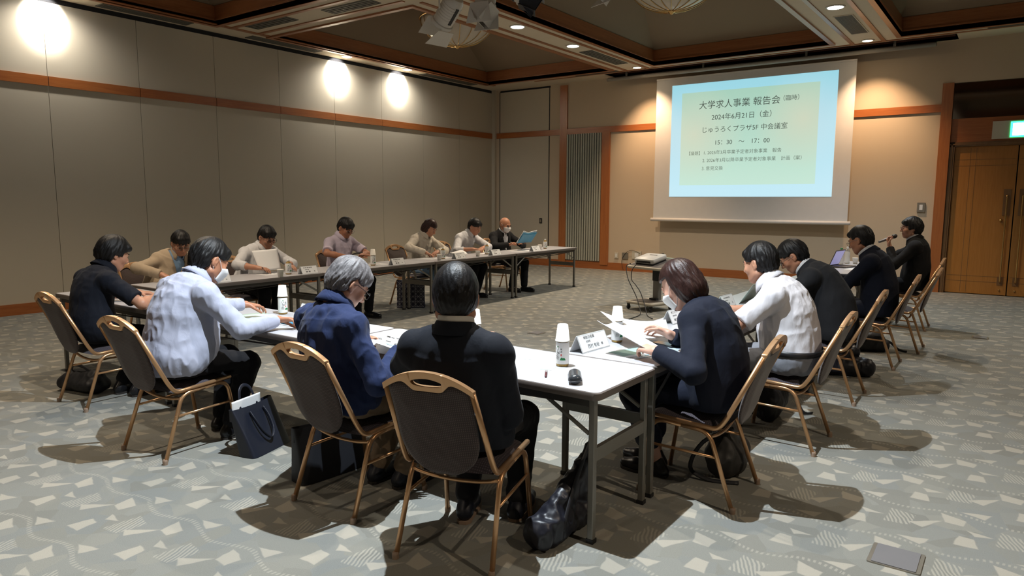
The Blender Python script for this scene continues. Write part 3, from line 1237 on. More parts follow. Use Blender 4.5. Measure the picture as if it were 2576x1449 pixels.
# ---------------------------------------------------------------- banquet chair
def make_chair():
    """local origin on the floor midway between the rear feet, facing +y"""
    t = thing('banquet_chair', None, None)
    # each side: one tube from the back top, round under the seat to its front edge
    def backline(x_top, x_bot, s):
        return fillet([(s * x_top, -.105, .79), (s * (x_bot - .002), .055, .46), (s * x_bot, .095, .402), (s * (x_bot + .005), .455, .425)], [.12, .06], 6)
    for s in (-1, 1):
        g = MB()
        g.tube(backline(.188, .205, s), .0125, 8)
        g.build('side_rail', M['gold'], t, smooth=True)
    # inverted U legs with their stretcher
    for s in (-1, 1):
        rear = fillet([(s * .222, .0, .0), (s * .205, .135, .383), (s * .204, .28, .393)], [.06], 6)
        front = fillet([(s * .204, .28, .393), (s * .204, .435, .403), (s * .218, .495, .0)], [.07], 6)
        for nm, pth, foot in (('leg', rear, rear[0]), ('leg', front, front[-1])):
            g = MB()
            g.tube(pth, .012, 8)
            lg = g.build(nm, M['gold'], t, smooth=True)
            g = MB()
            g.lathe([(.0145, 0), (.0145, .022), (.012, .03)], 10, 0, Matrix.Translation(foot))
            g.build('foot_cap', M['sole'], lg)
        g = MB()
        g.tube([(s * .213, .082, .26), (s * .212, .46, .27)], .0075, 8)
        g.build('stretcher', M['gold'], t, smooth=True)
    g = MB()
    g.tube(smooth_path([(-.205, .13, .36), (-.12, .125, .345), (0, .12, .34), (.12, .125, .345), (.205, .13, .36)], 4), .009, 8)
    g.build('cross_bar', M['gold'], t, smooth=True)
    g = MB()
    g.tube([(-.205, .42, .385), (.205, .42, .385)], .009, 8)
    g.build('cross_bar', M['gold'], t, smooth=True)
    # arched top rail with a hand hole
    L, R = Vector((-.188, -.105, .79)), Vector((.188, -.105, .79))
    top = [(-.196, .775), (-.196, .800), (-.18, .815), (-.12, .842), (-.06, .862), (-.03, .866), (.03, .866), (.06, .862), (.12, .842), (.18, .815), (.196, .800), (.196, .775)]
    bot = [(.172, .775), (.172, .786), (.13, .806), (.09, .818), (.074, .803), (.05, .787), (0, .779), (-.05, .787), (-.074, .803), (-.09, .818), (-.13, .806), (-.172, .786), (-.172, .775)]

    def yb(z):
        return -.105 - (z - .79) * .34
    g = MB()
    # a smooth camel back: thick in the middle where the oval hand hole is, slim at the shoulders
    def zup(x):
        return .867 - .066 * (abs(x) / .197) ** 2.1

    def zdn(x):
        a_ = abs(x)
        k_ = 1 / (1 + math.exp((a_ - .082) / .011))
        return zup(x) - .030 - .058 * k_ + .004

    def strip(A, B, th):
        n = len(A)
        for i in range(n - 1):
            q = [A[i], A[i + 1], B[i + 1], B[i]]
            v = []
            for (x, z) in q:
                v.append((x, yb(z) - th, z))
            for (x, z) in q:
                v.append((x, yb(z) + th, z))
            g.add(v, [(0, 1, 2, 3), (7, 6, 5, 4), (0, 4, 5, 1), (1, 5, 6, 2), (2, 6, 7, 3), (3, 7, 4, 0)])
    HX = .068

    def hole(x, s):
        c_ = zup(x) * .45 + zdn(x) * .55
        return c_ + s * .017 * math.sqrt(max(0.0, 1 - (x / HX) ** 2))
    side = [HX + (.197 - HX) * i / 10 for i in range(11)]
    mid = [-HX * math.cos(PI * i / 16) for i in range(17)]
    strip([(-x, zup(x)) for x in reversed(side)], [(-x, zdn(x)) for x in reversed(side)], .013)
    strip([(x, zup(x)) for x in side], [(x, zdn(x)) for x in side], .013)
    strip([(x, zup(x)) for x in mid], [(x, hole(x, 1)) for x in mid], .013)
    strip([(x, hole(x, -1)) for x in mid], [(x, zdn(x)) for x in mid], .013)
    bm_ = g.mesh('top_rail')
    o = link('top_rail', bm_, M['goldrail'], t)
    for p_ in bm_.polygons:
        p_.use_smooth = True
    bv = o.modifiers.new('soft', 'BEVEL')
    bv.width = .005
    bv.segments = 2
    bv.limit_method = 'ANGLE'
    wl_ = o.modifiers.new('weld', 'WELD')
    wl_.merge_threshold = .0005
    o.modifiers.move(1, 0)
    # upholstered back: flat top under the rail, straight sides, rounded bottom
    n = 26

    def half(z):
        if z > .60:
            return .178 - (.79 - z) * 0 + 0
        k = (.60 - z) / .20
        return .178 * math.sqrt(max(0, 1 - min(1, k * .97) ** 2.4))

    def topz(x):
        a = abs(x)
        return zdn(x) + .004
    NU, NV = 20, 22

    def back_pt(u, v, off):
        z = .402 + v * (.789 - .402)
        w = half(z)
        x = (u * 2 - 1) * w
        if v == 1:
            z = topz(x)
        elif v > .9:
            z = z + (topz(x) - .789) * (v - .9) / .1
        y = yb(z) + .0 + .012 * (1 - ((z - .61) / .18) ** 2)
        e = min(1.0, 4 * min(u, 1 - u, v, 1 - v) + .15)
        return (x, y + off * e, z)
    g = MB()
    for off in (-.020, .024):
        g.grid(lambda u, v, o_=off: back_pt(u, v, o_), NU, NV)
    S = NV + 1
    B0 = (NU + 1) * S
    edge = [i * S for i in range(NU + 1)] + [NU * S + j for j in range(1, NV + 1)] + [i * S + NV for i in range(NU - 1, -1, -1)] + [j for j in range(NV - 1, 0, -1)]
    for a, c in zip(edge, edge[1:] + edge[:1]):
        g.f.append((a, c, B0 + c, B0 + a))
        g.mi.append(0)
    g.build('backrest', M['chair_back'], t, smooth=True)

    # domed seat cushion
    def seat_pt(u, v, top):
        a, bq = u * 2 - 1, v * 2 - 1
        # square to rounded square
        x = a * math.sqrt(max(0, 1 - .22 * bq * bq)) * .212
        y = .285 + bq * math.sqrt(max(0, 1 - .22 * a * a)) * .205
        e = max(abs(a), abs(bq))
        z = .402 + (.044 * (1 - e ** 4) if top else -.004) + .03 * (y - .28)
        return (x, y, z)
    g = MB()
    g.grid(lambda u, v: seat_pt(u, v, True), 18, 18)
    g.grid(lambda u, v: seat_pt(u, v, False), 18, 18)
    o = g.build('seat', M['chair_seat'], t, smooth=True)
    o.modifiers.new('weld', 'WELD').merge_threshold = .0045
    return t


ch0 = make_chair()
note_kids(ch0)
CH = [  # x, y of the rear feet centre, heading, label
    (-1.845, 2.06, .26, 'gold framed banquet chair nearest the camera, under the black haired man in a dark suit'),
    (-2.675, 2.115, .0, 'gold framed banquet chair under the grey haired man in the navy shirt'),
    (-4.115, 1.965, .05, 'gold framed banquet chair under the man in the pale blue shirt'),
    (-5.56, 2.165, .0, 'gold framed banquet chair at the left, under the young man in the navy polo'),
    (-1.05, 3.51, PI / 2 + .03, 'gold framed banquet chair under the woman in the navy jacket'),
    (-.91, 4.57, PI / 2, 'gold framed banquet chair under the man in the white short-sleeved shirt and grey trousers'),
    (-.92, 5.86, PI / 2, 'gold framed banquet chair under the man in the charcoal suit'),
    (-.85, 7.30, PI / 2, 'gold framed banquet chair under the man in the navy suit'),
    (-.75, 8.22, PI / 2, 'empty gold framed banquet chair in front of the chair of the man with the microphone'),
    (-.84, 9.70, PI / 2, 'gold framed banquet chair under the man with the microphone'),
    (-7.36, 3.62, -PI / 2 + .06, 'gold framed banquet chair by the wall, beside the person in the beige jacket'),
    (-7.42, 4.70, -PI / 2, 'gold framed banquet chair by the wall, under the man holding the white sheaf of paper'),
    (-7.42, 6.16, -PI / 2, 'gold framed banquet chair by the wall, under the man with the phone'),
    (-7.42, 7.42, -PI / 2, 'gold framed banquet chair by the wall, under the woman in the cream blouse'),
    (-7.48, 8.52, -PI / 2, 'gold framed banquet chair by the wall, under the young man in the white shirt'),
    (-7.40, 9.62, -PI / 2, 'gold framed banquet chair by the wall, under the bald man in a mask'),
]
G = 'banquet chairs around the tables'
for i, (x, y, rz, lab) in enumerate(CH):
    if i == 0:
        ch0.location = (x, y, 0)
        ch0.rotation_euler = (0, 0, rz)
        tag(ch0, lab, 'chair', G)
    else:
        dup(ch0, (x, y, 0), rz, lab, G)['category'] = 'chair'


# ---------------------------------------------------------------- smooth solids: blended round shapes meshed on a grid
class Solid:
    def __init__(self, h=0.006):
        self.h = h
        self.ops = []          # (kind, fn, lo, hi, k)

    def _add(self, fn, lo, hi, k, kind='add'):
        self.ops.append((kind, fn, np.array(lo, float), np.array(hi, float), k))
        return self

    def cap(self, a, b, r1, r2=None, k=.012):
        """tapered round limb"""
        a, b = np.array(a, float), np.array(b, float)
        r2 = r1 if r2 is None else r2
        ab = b - a
        L2 = max(float(ab @ ab), 1e-9)
        R = max(r1, r2)

        def fn(X, Y, Z):
            px, py, pz = X - a[0], Y - a[1], Z - a[2]
            t = np.clip((px * ab[0] + py * ab[1] + pz * ab[2]) / L2, 0, 1)
            return np.sqrt((px - t * ab[0]) ** 2 + (py - t * ab[1]) ** 2 + (pz - t * ab[2]) ** 2) - (r1 + (r2 - r1) * t)
        return self._add(fn, np.minimum(a, b) - R, np.maximum(a, b) + R, k)

    def ecap(self, a, b, side, s1, s2, k=.03):
        """limb of elliptical section: side is the wide axis, s1/s2 = (half width, half depth)"""
        a, b, side = np.array(a, float), np.array(b, float), np.array(side, float)
        ab = b - a
        L = max(np.linalg.norm(ab), 1e-6)
        d = ab / L
        side = side - d * (side @ d)
        side /= np.linalg.norm(side)
        fw = np.cross(d, side)
        R = max(s1 + s2)

        def fn(X, Y, Z):
            px, py, pz = X - a[0], Y - a[1], Z - a[2]
            s = px * d[0] + py * d[1] + pz * d[2]
            t = np.clip(s / L, 0, 1)
            u = px * side[0] + py * side[1] + pz * side[2]
            v = px * fw[0] + py * fw[1] + pz * fw[2]
            w = s - t * L
            A = s1[0] + (s2[0] - s1[0]) * t
            B = s1[1] + (s2[1] - s1[1]) * t
            m = np.minimum(A, B)
            return (np.sqrt((u / A) ** 2 + (v / B) ** 2 + (w / m) ** 2) - 1) * m
        return self._add(fn, np.minimum(a, b) - R, np.maximum(a, b) + R, k)

    def ell(self, c, R, rad, k=.012, kind='add', grow=0.0):
        c, R, rad = np.array(c, float), np.array(R, float), np.array(rad, float)

        def fn(X, Y, Z):
            px, py, pz = X - c[0], Y - c[1], Z - c[2]
            q = [px * R[0][i] + py * R[1][i] + pz * R[2][i] for i in range(3)]
            k0 = np.sqrt((q[0] / rad[0]) ** 2 + (q[1] / rad[1]) ** 2 + (q[2] / rad[2]) ** 2)
            k1 = np.sqrt((q[0] / rad[0] ** 2) ** 2 + (q[1] / rad[1] ** 2) ** 2 + (q[2] / rad[2] ** 2) ** 2)
            return k0 * (k0 - 1) / np.maximum(k1, 1e-6)
        m = float(rad.max())
        return self._add(fn, c - m, c + m, k, kind)

    def rbox(self, c, R, half, r, k=.006, kind='add'):
        c, R, half = np.array(c, float), np.array(R, float), np.array(half, float) - r

        def fn(X, Y, Z):
            px, py, pz = X - c[0], Y - c[1], Z - c[2]
            q = [np.abs(px * R[0][i] + py * R[1][i] + pz * R[2][i]) - half[i] for i in range(3)]
            return np.sqrt(np.maximum(q[0], 0) ** 2 + np.maximum(q[1], 0) ** 2 + np.maximum(q[2], 0) ** 2) + np.minimum(np.maximum(np.maximum(q[0], q[1]), q[2]), 0) - r
        m = float(np.linalg.norm(half + r))
        return self._add(fn, c - m, c + m, k, kind)

    def plane_cut(self, p, n):
        """removes everything on the side n points to"""
        p, n = np.array(p, float), np.array(n, float)
        n = n / np.linalg.norm(n)
        return self._add(lambda X, Y, Z: (X - p[0]) * n[0] + (Y - p[1]) * n[1] + (Z - p[2]) * n[2], [-9] * 3, [9] * 3, .0, 'keep')

    def keep(self, fn, k=0.0):
        return self._add(fn, [-9] * 3, [9] * 3, k, 'keep')

    def field(self):
        h = self.h
        adds = [o for o in self.ops if o[0] == 'add']
        lo = np.min([o[2] for o in adds], axis=0) - 3 * h
        hi = np.max([o[3] for o in adds], axis=0) + 3 * h
        n = np.ceil((hi - lo) / h).astype(int) + 1
        f = np.full(n, 1.0, np.float32)
        ax = [(lo[i] + h * np.arange(n[i])).astype(np.float32) for i in range(3)]
        for kind, fn, a, b, k in self.ops:
            mgn = max(k, 2 * h) + h
            i0 = np.clip(np.floor((a - mgn - lo) / h).astype(int), 0, n)
            i1 = np.clip(np.ceil((b + mgn - lo) / h).astype(int) + 1, 0, n)
            if (i1 <= i0).any():
                continue
            sl = tuple(slice(i0[i], i1[i]) for i in range(3))
            X = ax[0][sl[0]][:, None, None]
            Y = ax[1][sl[1]][None, :, None]
            Z = ax[2][sl[2]][None, None, :]
            d = np.asarray(fn(X, Y, Z), np.float32)
            cur = f[sl]
            if kind == 'add':
                if k > 0:
                    t = np.clip(.5 + .5 * (cur - d) / k, 0, 1)
                    f[sl] = cur * (1 - t) + d * t - k * t * (1 - t)
                else:
                    f[sl] = np.minimum(cur, d)
            elif kind == 'keep':
                if k > 0:
                    t = np.clip(.5 - .5 * (cur - d) / k, 0, 1)
                    f[sl] = cur * (1 - t) + d * t + k * t * (1 - t)
                else:
                    f[sl] = np.maximum(cur, d)
            elif kind == 'cut':
                kk = max(k, 1e-4)
                t = np.clip(.5 - .5 * (cur + d) / kk, 0, 1)
                f[sl] = cur * (1 - t) + (-d) * t + kk * t * (1 - t)
        return f, lo

    def mesh(self, name, disp=None, fn_disp=None):
        f, lo = self.field()
        v, q = surface_nets(f, lo, self.h)
        if len(v) == 0:
            v = np.zeros((0, 3), np.float32)
        if disp is not None and len(v):
            amp, freq, stretch, seed = disp
            nr = vert_normals(v, q)
            w = v * np.array(stretch, np.float32) * freq
            nz = vnoise(w + seed) * .6 + vnoise(w * 2.1 + seed + 9.3) * .4
            rid = 1 - np.abs(nz * 2 - 1)
            v = v + nr * ((rid - .62) * amp * 2)[:, None]
        if fn_disp is not None and len(v):
            v = fn_disp(v, vert_normals(v, q))
        me = bpy.data.meshes.new(name)
        me.vertices.add(len(v))
        me.vertices.foreach_set('co', v.astype(np.float32).ravel())
        me.loops.add(q.size)
        me.loops.foreach_set('vertex_index', q.astype(np.int32).ravel())
        me.polygons.add(len(q))
        me.polygons.foreach_set('loop_start', np.arange(0, q.size, 4, dtype=np.int32))
        me.polygons.foreach_set('use_smooth', np.ones(len(q), bool))
        me.update(calc_edges=True)
        return me


def surface_nets(f, lo, h):
    s = f < 0
    c = [s[:-1, :-1, :-1], s[1:, :-1, :-1], s[:-1, 1:, :-1], s[1:, 1:, :-1], s[:-1, :-1, 1:], s[1:, :-1, 1:], s[:-1, 1:, 1:], s[1:, 1:, 1:]]
    al = c[0].copy()
    an = c[0].copy()
    for x in c[1:]:
        al &= x
        an |= x
    mask = an & ~al
    idx = np.argwhere(mask)
    if len(idx) == 0:
        return np.zeros((0, 3), np.float32), np.zeros((0, 4), np.int64)
    num = np.full(mask.shape, -1, np.int64)
    num[mask] = np.arange(len(idx))
    offs = [(0, 0, 0), (1, 0, 0), (0, 1, 0), (1, 1, 0), (0, 0, 1), (1, 0, 1), (0, 1, 1), (1, 1, 1)]
    val = [f[idx[:, 0] + o[0], idx[:, 1] + o[1], idx[:, 2] + o[2]] for o in offs]
    acc = np.zeros((len(idx), 3), np.float32)
    cnt = np.zeros(len(idx), np.float32)
    for a, b in ((0, 1), (2, 3), (4, 5), (6, 7), (0, 2), (1, 3), (4, 6), (5, 7), (0, 4), (1, 5), (2, 6), (3, 7)):
        va, vb = val[a], val[b]
        cr = (va < 0) != (vb < 0)
        t = np.where(cr, va / np.where(cr, va - vb, 1), 0)
        oa, ob = np.array(offs[a], np.float32), np.array(offs[b], np.float32)
        p = oa[None] + t[:, None] * (ob - oa)[None]
        acc += np.where(cr[:, None], p, 0)
        cnt += cr
    v = (idx + acc / cnt[:, None]) * h + lo
    quads = []
    for axis in range(3):
        u, w = (axis + 1) % 3, (axis + 2) % 3
        sl0 = [slice(None)] * 3
        sl1 = [slice(None)] * 3
        sl0[axis], sl1[axis] = slice(0, -1), slice(1, None)
        a, b = s[tuple(sl0)], s[tuple(sl1)]
        e = np.argwhere(a != b)
        ok = (e[:, u] > 0) & (e[:, w] > 0) & (e[:, u] < s.shape[u] - 1) & (e[:, w] < s.shape[w] - 1)
        e = e[ok]
        inside = a[tuple(e.T)]
        q = []
        for du, dw in ((-1, -1), (0, -1), (0, 0), (-1, 0)):
            p = e.copy()
            p[:, u] += du
            p[:, w] += dw
            q.append(num[tuple(p.T)])
        q = np.stack(q, 1)
        q[~inside] = q[~inside][:, ::-1]
        quads.append(q)
    return v.astype(np.float32), np.concatenate(quads)


def vert_normals(v, q):
    n = np.zeros_like(v)
    fn = np.cross(v[q[:, 2]] - v[q[:, 0]], v[q[:, 3]] - v[q[:, 1]])
    for i in range(4):
        np.add.at(n, q[:, i], fn)
    return n / np.maximum(np.linalg.norm(n, axis=1, keepdims=True), 1e-12)


_rng = np.random.RandomState(3)
_tab = _rng.rand(32, 32, 32).astype(np.float32)


def vnoise(p):
    i = np.floor(p).astype(int)
    t = p - i
    t = t * t * (3 - 2 * t)
    i &= 31
    j = (i + 1) & 31
    r = 0
    for a in (0, 1):
        for b in (0, 1):
            for c in (0, 1):
                w = (t[:, 0] if a else 1 - t[:, 0]) * (t[:, 1] if b else 1 - t[:, 1]) * (t[:, 2] if c else 1 - t[:, 2])
                r = r + w * _tab[(j if a else i)[:, 0], (j if b else i)[:, 1], (j if c else i)[:, 2]]
    return r


# ---------------------------------------------------------------- people
def V3(*a):
    return np.array(a, float)


def unit(v):
    v = np.array(v, float)
    return v / max(np.linalg.norm(v), 1e-9)


def rx(a):
    c, s = math.cos(a), math.sin(a)
    return np.array([[1, 0, 0], [0, c, -s], [0, s, c]])


def ry(a):
    c, s = math.cos(a), math.sin(a)
    return np.array([[c, 0, s], [0, 1, 0], [-s, 0, c]])


def rz_(a):
    c, s = math.cos(a), math.sin(a)
    return np.array([[c, -s, 0], [s, c, 0], [0, 0, 1]])


def ik(a, b, l1, l2, pole):
    """middle joint of a two-bone limb; pulls b in if it is out of reach"""
    a, b = np.array(a, float), np.array(b, float)
    d = b - a
    L = np.linalg.norm(d)
    mx = (l1 + l2) * .995
    if L > mx:
        b = a + d / L * mx
        d = b - a
        L = mx
    L = max(L, abs(l1 - l2) + .02)
    u = d / np.linalg.norm(d)
    x = (l1 * l1 - l2 * l2 + L * L) / (2 * L)
    hgt = math.sqrt(max(l1 * l1 - x * x, 0))
    p = np.array(pole, float)
    p = unit(p - u * (p @ u))
    return a + u * x + p * hgt, b


def add_hand(S, w, d, n, side, curl=.5, spread=.012, sc=1.0, k=.007):
    """wrist w, finger direction d, back-of-hand normal n, side +1 = right hand; five separate bent fingers"""
    d = unit(d)
    n = unit(np.array(n, float) - d * (np.array(n, float) @ d))
    lat = np.cross(d, n)          # to the right of the hand seen from above
    th = -lat * side              # thumb side
    kn = []
    for i, (o, ln) in enumerate(((.030, .086), (.010, .090), (-.010, .086), (-.028, .078))):
        p = w + d * ln * sc + th * o * sc
        kn.append(p)
        S.cap(w + th * o * .62 * sc, p, .0155 * sc, .0118 * sc, .014)
    for i, (L, r) in enumerate(((.070, .0088), (.078, .0090), (.072, .0085), (.056, .0076))):
        sp = (1.5 - i) * spread * 8
        dd = unit(d + th * sp * .12)
        p = kn[i]
        a = 0
        for seg, (fr, ca) in enumerate(((.44, .55), (.31, .95), (.25, .6))):
            a += curl * ca + (.05 * i * curl)
            v = dd * math.cos(a) - n * math.sin(a)
            q = p + v * L * fr * sc
            S.cap(p, q, r * (1 - .10 * seg) * sc, r * (.92 - .12 * seg) * sc, k if seg == 0 else .003)
            p = q
    b0 = w + d * .022 * sc + th * .022 * sc
    v1 = unit(d * .62 + th * .72 - n * (.25 + .3 * curl))
    b1 = b0 + v1 * .046 * sc
    v2 = unit(d * .85 + th * (.35 - .5 * curl) - n * (.2 + .45 * curl))
    b2 = b1 + v2 * .034 * sc
    b3 = b2 + unit(v2 - th * .2) * .024 * sc
    S.cap(b0, b1, .0145 * sc, .0105 * sc, .012)
    S.cap(b1, b2, .0105 * sc, .0095 * sc, .003)
    S.cap(b2, b3, .0093 * sc, .0075 * sc, .003)


def add_head(S, T, R, hs=1.0, jaw=1.0):
    def P(x, y, z):
        return T + R @ (V3(x, y, z) * hs)
    S.ell(P(0, -.010, .022), R, V3(.076, .096, .094) * hs, .012)
    S.ell(P(0, .018, -.030), R, V3(.066 * jaw, .076, .082) * hs, .02)
    S.ell(P(0, .052, -.082), R, V3(.036 * jaw, .034, .028) * hs, .03)       # chin
    S.cap(P(-.055 * jaw, .0, -.06), P(-.02, .06, -.092), .022 * hs, .018 * hs, .02)
    S.cap(P(.055 * jaw, .0, -.06), P(.02, .06, -.092), .022 * hs, .018 * hs, .02)
    S.ell(P(-.040, .064, -.024), R, V3(.026, .022, .024) * hs, .02)         # cheeks
    S.ell(P(.040, .064, -.024), R, V3(.026, .022, .024) * hs, .02)
    S.cap(P(-.032, .081, .024), P(.032, .081, .024), .0105 * hs, k=.014)     # brow ridge
    for s in (-1, 1):
        S.ell(P(s * .031, .094, .006), R, V3(.017, .012, .0105) * hs, .008, 'cut')
        S.ell(P(s * .031, .079, .005), R, V3(.0135, .0115, .0105) * hs, .003)  # lid
    S.cap(P(0, .090, .014), P(0, .109, -.026), .0075 * hs, .0115 * hs, .010)  # nose
    S.ell(P(-.013, .097, -.030), R, V3(.009, .010, .0075) * hs, .006)
    S.ell(P(.013, .097, -.030), R, V3(.009, .010, .0075) * hs, .006)
    S.cap(P(-.018, .086, -.0565), P(.018, .086, -.0565), .0062 * hs, k=.006)
    S.cap(P(-.014, .085, -.0655), P(.014, .085, -.0655), .0068 * hs, k=.006)
    for s in (-1, 1):
        Re = R @ rz_(s * .35) @ rx(-.2)
        S.ell(P(s * .078, -.006, -.004), Re, V3(.0095, .0185, .031) * hs, .006)
        S.ell(P(s * .086, -.002, .004), Re, V3(.005, .010, .015) * hs, .004, 'cut')
        S.ell(P(s * .076, .0, -.030), R, V3(.008, .009, .010) * hs, .006)


def features(T, R, hs, parent, brow=True, mouth=True, open_eyes=True):
    def P(x, y, z):
        return T + R @ (V3(x, y, z) * hs)
    Mx = Matrix([[R[i][j] for j in range(3)] + [0] for i in range(3)] + [[0, 0, 0, 1]])
    e = MB()
    for s in (-1, 1):
        c = P(s * .031, .0885, .0045)
        prof = [(0, -1), (.5, -.85), (.87, -.5), (1, 0), (.87, .5), (.5, .85), (0, 1)]
        A = Matrix.Translation(c) @ Mx @ Matrix.Diagonal((.0125 * hs, .0045 * hs, (.0048 if open_eyes else .0022) * hs, 1))
        e.lathe(prof, 12, 0, A)
    e.build('eyes', M['eye'], parent, smooth=True)
    if brow:
        e = MB()
        for s in (-1, 1):
            e.tube([P(s * .014, .0945, .026), P(s * .030, .0925, .031), P(s * .046, .080, .027)], [.0022 * hs, .0034 * hs, .0018 * hs], 6)
        e.build('eyebrows', M['brow'], parent, smooth=True)
    if mouth:
        e = MB()
        e.tube([P(-.022, .0845, -.061), P(-.010, .0915, -.0595), P(0, .0925, -.0605), P(.010, .0915, -.0595), P(.022, .0845, -.061)], [.0012, .0036, .004, .0036, .0012], 6)
        e.build('lips', M['lip'], parent, smooth=True)


def glasses(T, R, hs, parent, mat, thick=.0016, wide=1.0):
    def P(x, y, z):
        return Vector(T + R @ (V3(x, y, z) * hs))
    g = MB()
    ln = MB()
    for s in (-1, 1):
        ring = []
        for k in range(16):
            a = 2 * PI * k / 16
            ca, sa = math.cos(a), math.sin(a)
            ring.append(P(s * .033 + .025 * wide * math.copysign(abs(ca) ** .8, ca), .108 - .006 * abs(ca), .001 + .0175 * math.copysign(abs(sa) ** .8, sa)))
        g.tube(ring, thick, 6, closed=True)
        ln.add([p for p in ring], [tuple(range(16))])
        g.tube([P(s * .058, .102, .006), P(s * .073, .075, .008), P(s * .083, .01, .008), P(s * .083, -.018, -.008)], thick, 6)
    g.tube([P(-.009, .109, .004), P(0, .112, .007), P(.009, .109, .004)], thick, 6)
    gl = g.build('glasses', mat, parent, smooth=True)
    ln.build('lenses', M['lens'], gl)


def face_mask(T, R, hs, parent, loops=True):
    def P(x, y, z):
        return Vector(T + R @ (V3(x, y, z) * hs))

    ys = [.107, .1255, .1215, .112, .103, .090]

    def fn(u, v):
        a = u * 2 - 1
        k = v * 5
        i = min(int(k), 4)
        y0 = ys[i] * (1 - (k - i)) + ys[i + 1] * (k - i)
        x = math.sin(a * 1.25) / math.sin(1.25) * (.076 - .020 * v)
        y = .032 + (y0 - .032) * max(0.0, math.cos(a * 1.45)) ** .75
        z = -.004 - .100 * v - (.020 - .034 * v) * a * a
        return P(x, y, z)
    g = MB()
    g.grid(fn, 18, 10, thick=.002)
    mk = g.build('mask', M['mask'], parent, smooth=True)
    if loops:
        for s in (-1, 1):
            g = MB()
            g.tube(smooth_path([P(s * .072, .048, -.026), P(s * .0795, .022, .004), P(s * .082, .004, .020)], 5), .0016, 6)
            g.build('ear_loop', M['mask'], mk, smooth=True)
            g = MB()
            g.tube(smooth_path([P(s * .054, .046, -.092), P(s * .074, .014, -.060), P(s * .083, -.008, -.034)], 5), .0016, 6)
            g.build('ear_loop', M['mask'], mk, smooth=True)


def collar(parent, c, axis, fwd, r0, r1, h, mat, name='collar', flap=.035, gap=.35, out=.012):
    """shirt or jacket collar round the neck, open at the front"""
    axis, fwd = unit(axis), np.array(fwd, float)
    fwd = unit(fwd - axis * (fwd @ axis))
    sd = np.cross(fwd, axis)
    prof = [(r0, 0.0), (r0 * .55 + r1 * .45, h * .5), (r1, h), (r1 + .005, h + .001), (r1 + .008, h - .004), (r1 + out, h - flap)]
    g = MB()

    def fn(u, v):
        a = gap + (2 * PI - 2 * gap) * u
        k = v * (len(prof) - 1)
        i = min(int(k), len(prof) - 2)
        f = k - i
        r = prof[i][0] * (1 - f) + prof[i + 1][0] * f
        z = prof[i][1] * (1 - f) + prof[i + 1][1] * f
        front = .5 + .5 * math.cos(a)
        z = z - .030 * front ** 2
        p = c + fwd * math.cos(a) * r * 1.08 + sd * math.sin(a) * r + axis * z
        return p
    g.grid(fn, 30, 10, thick=.0025)
    return g.build(name, mat, parent, smooth=True)


PEOPLE = []


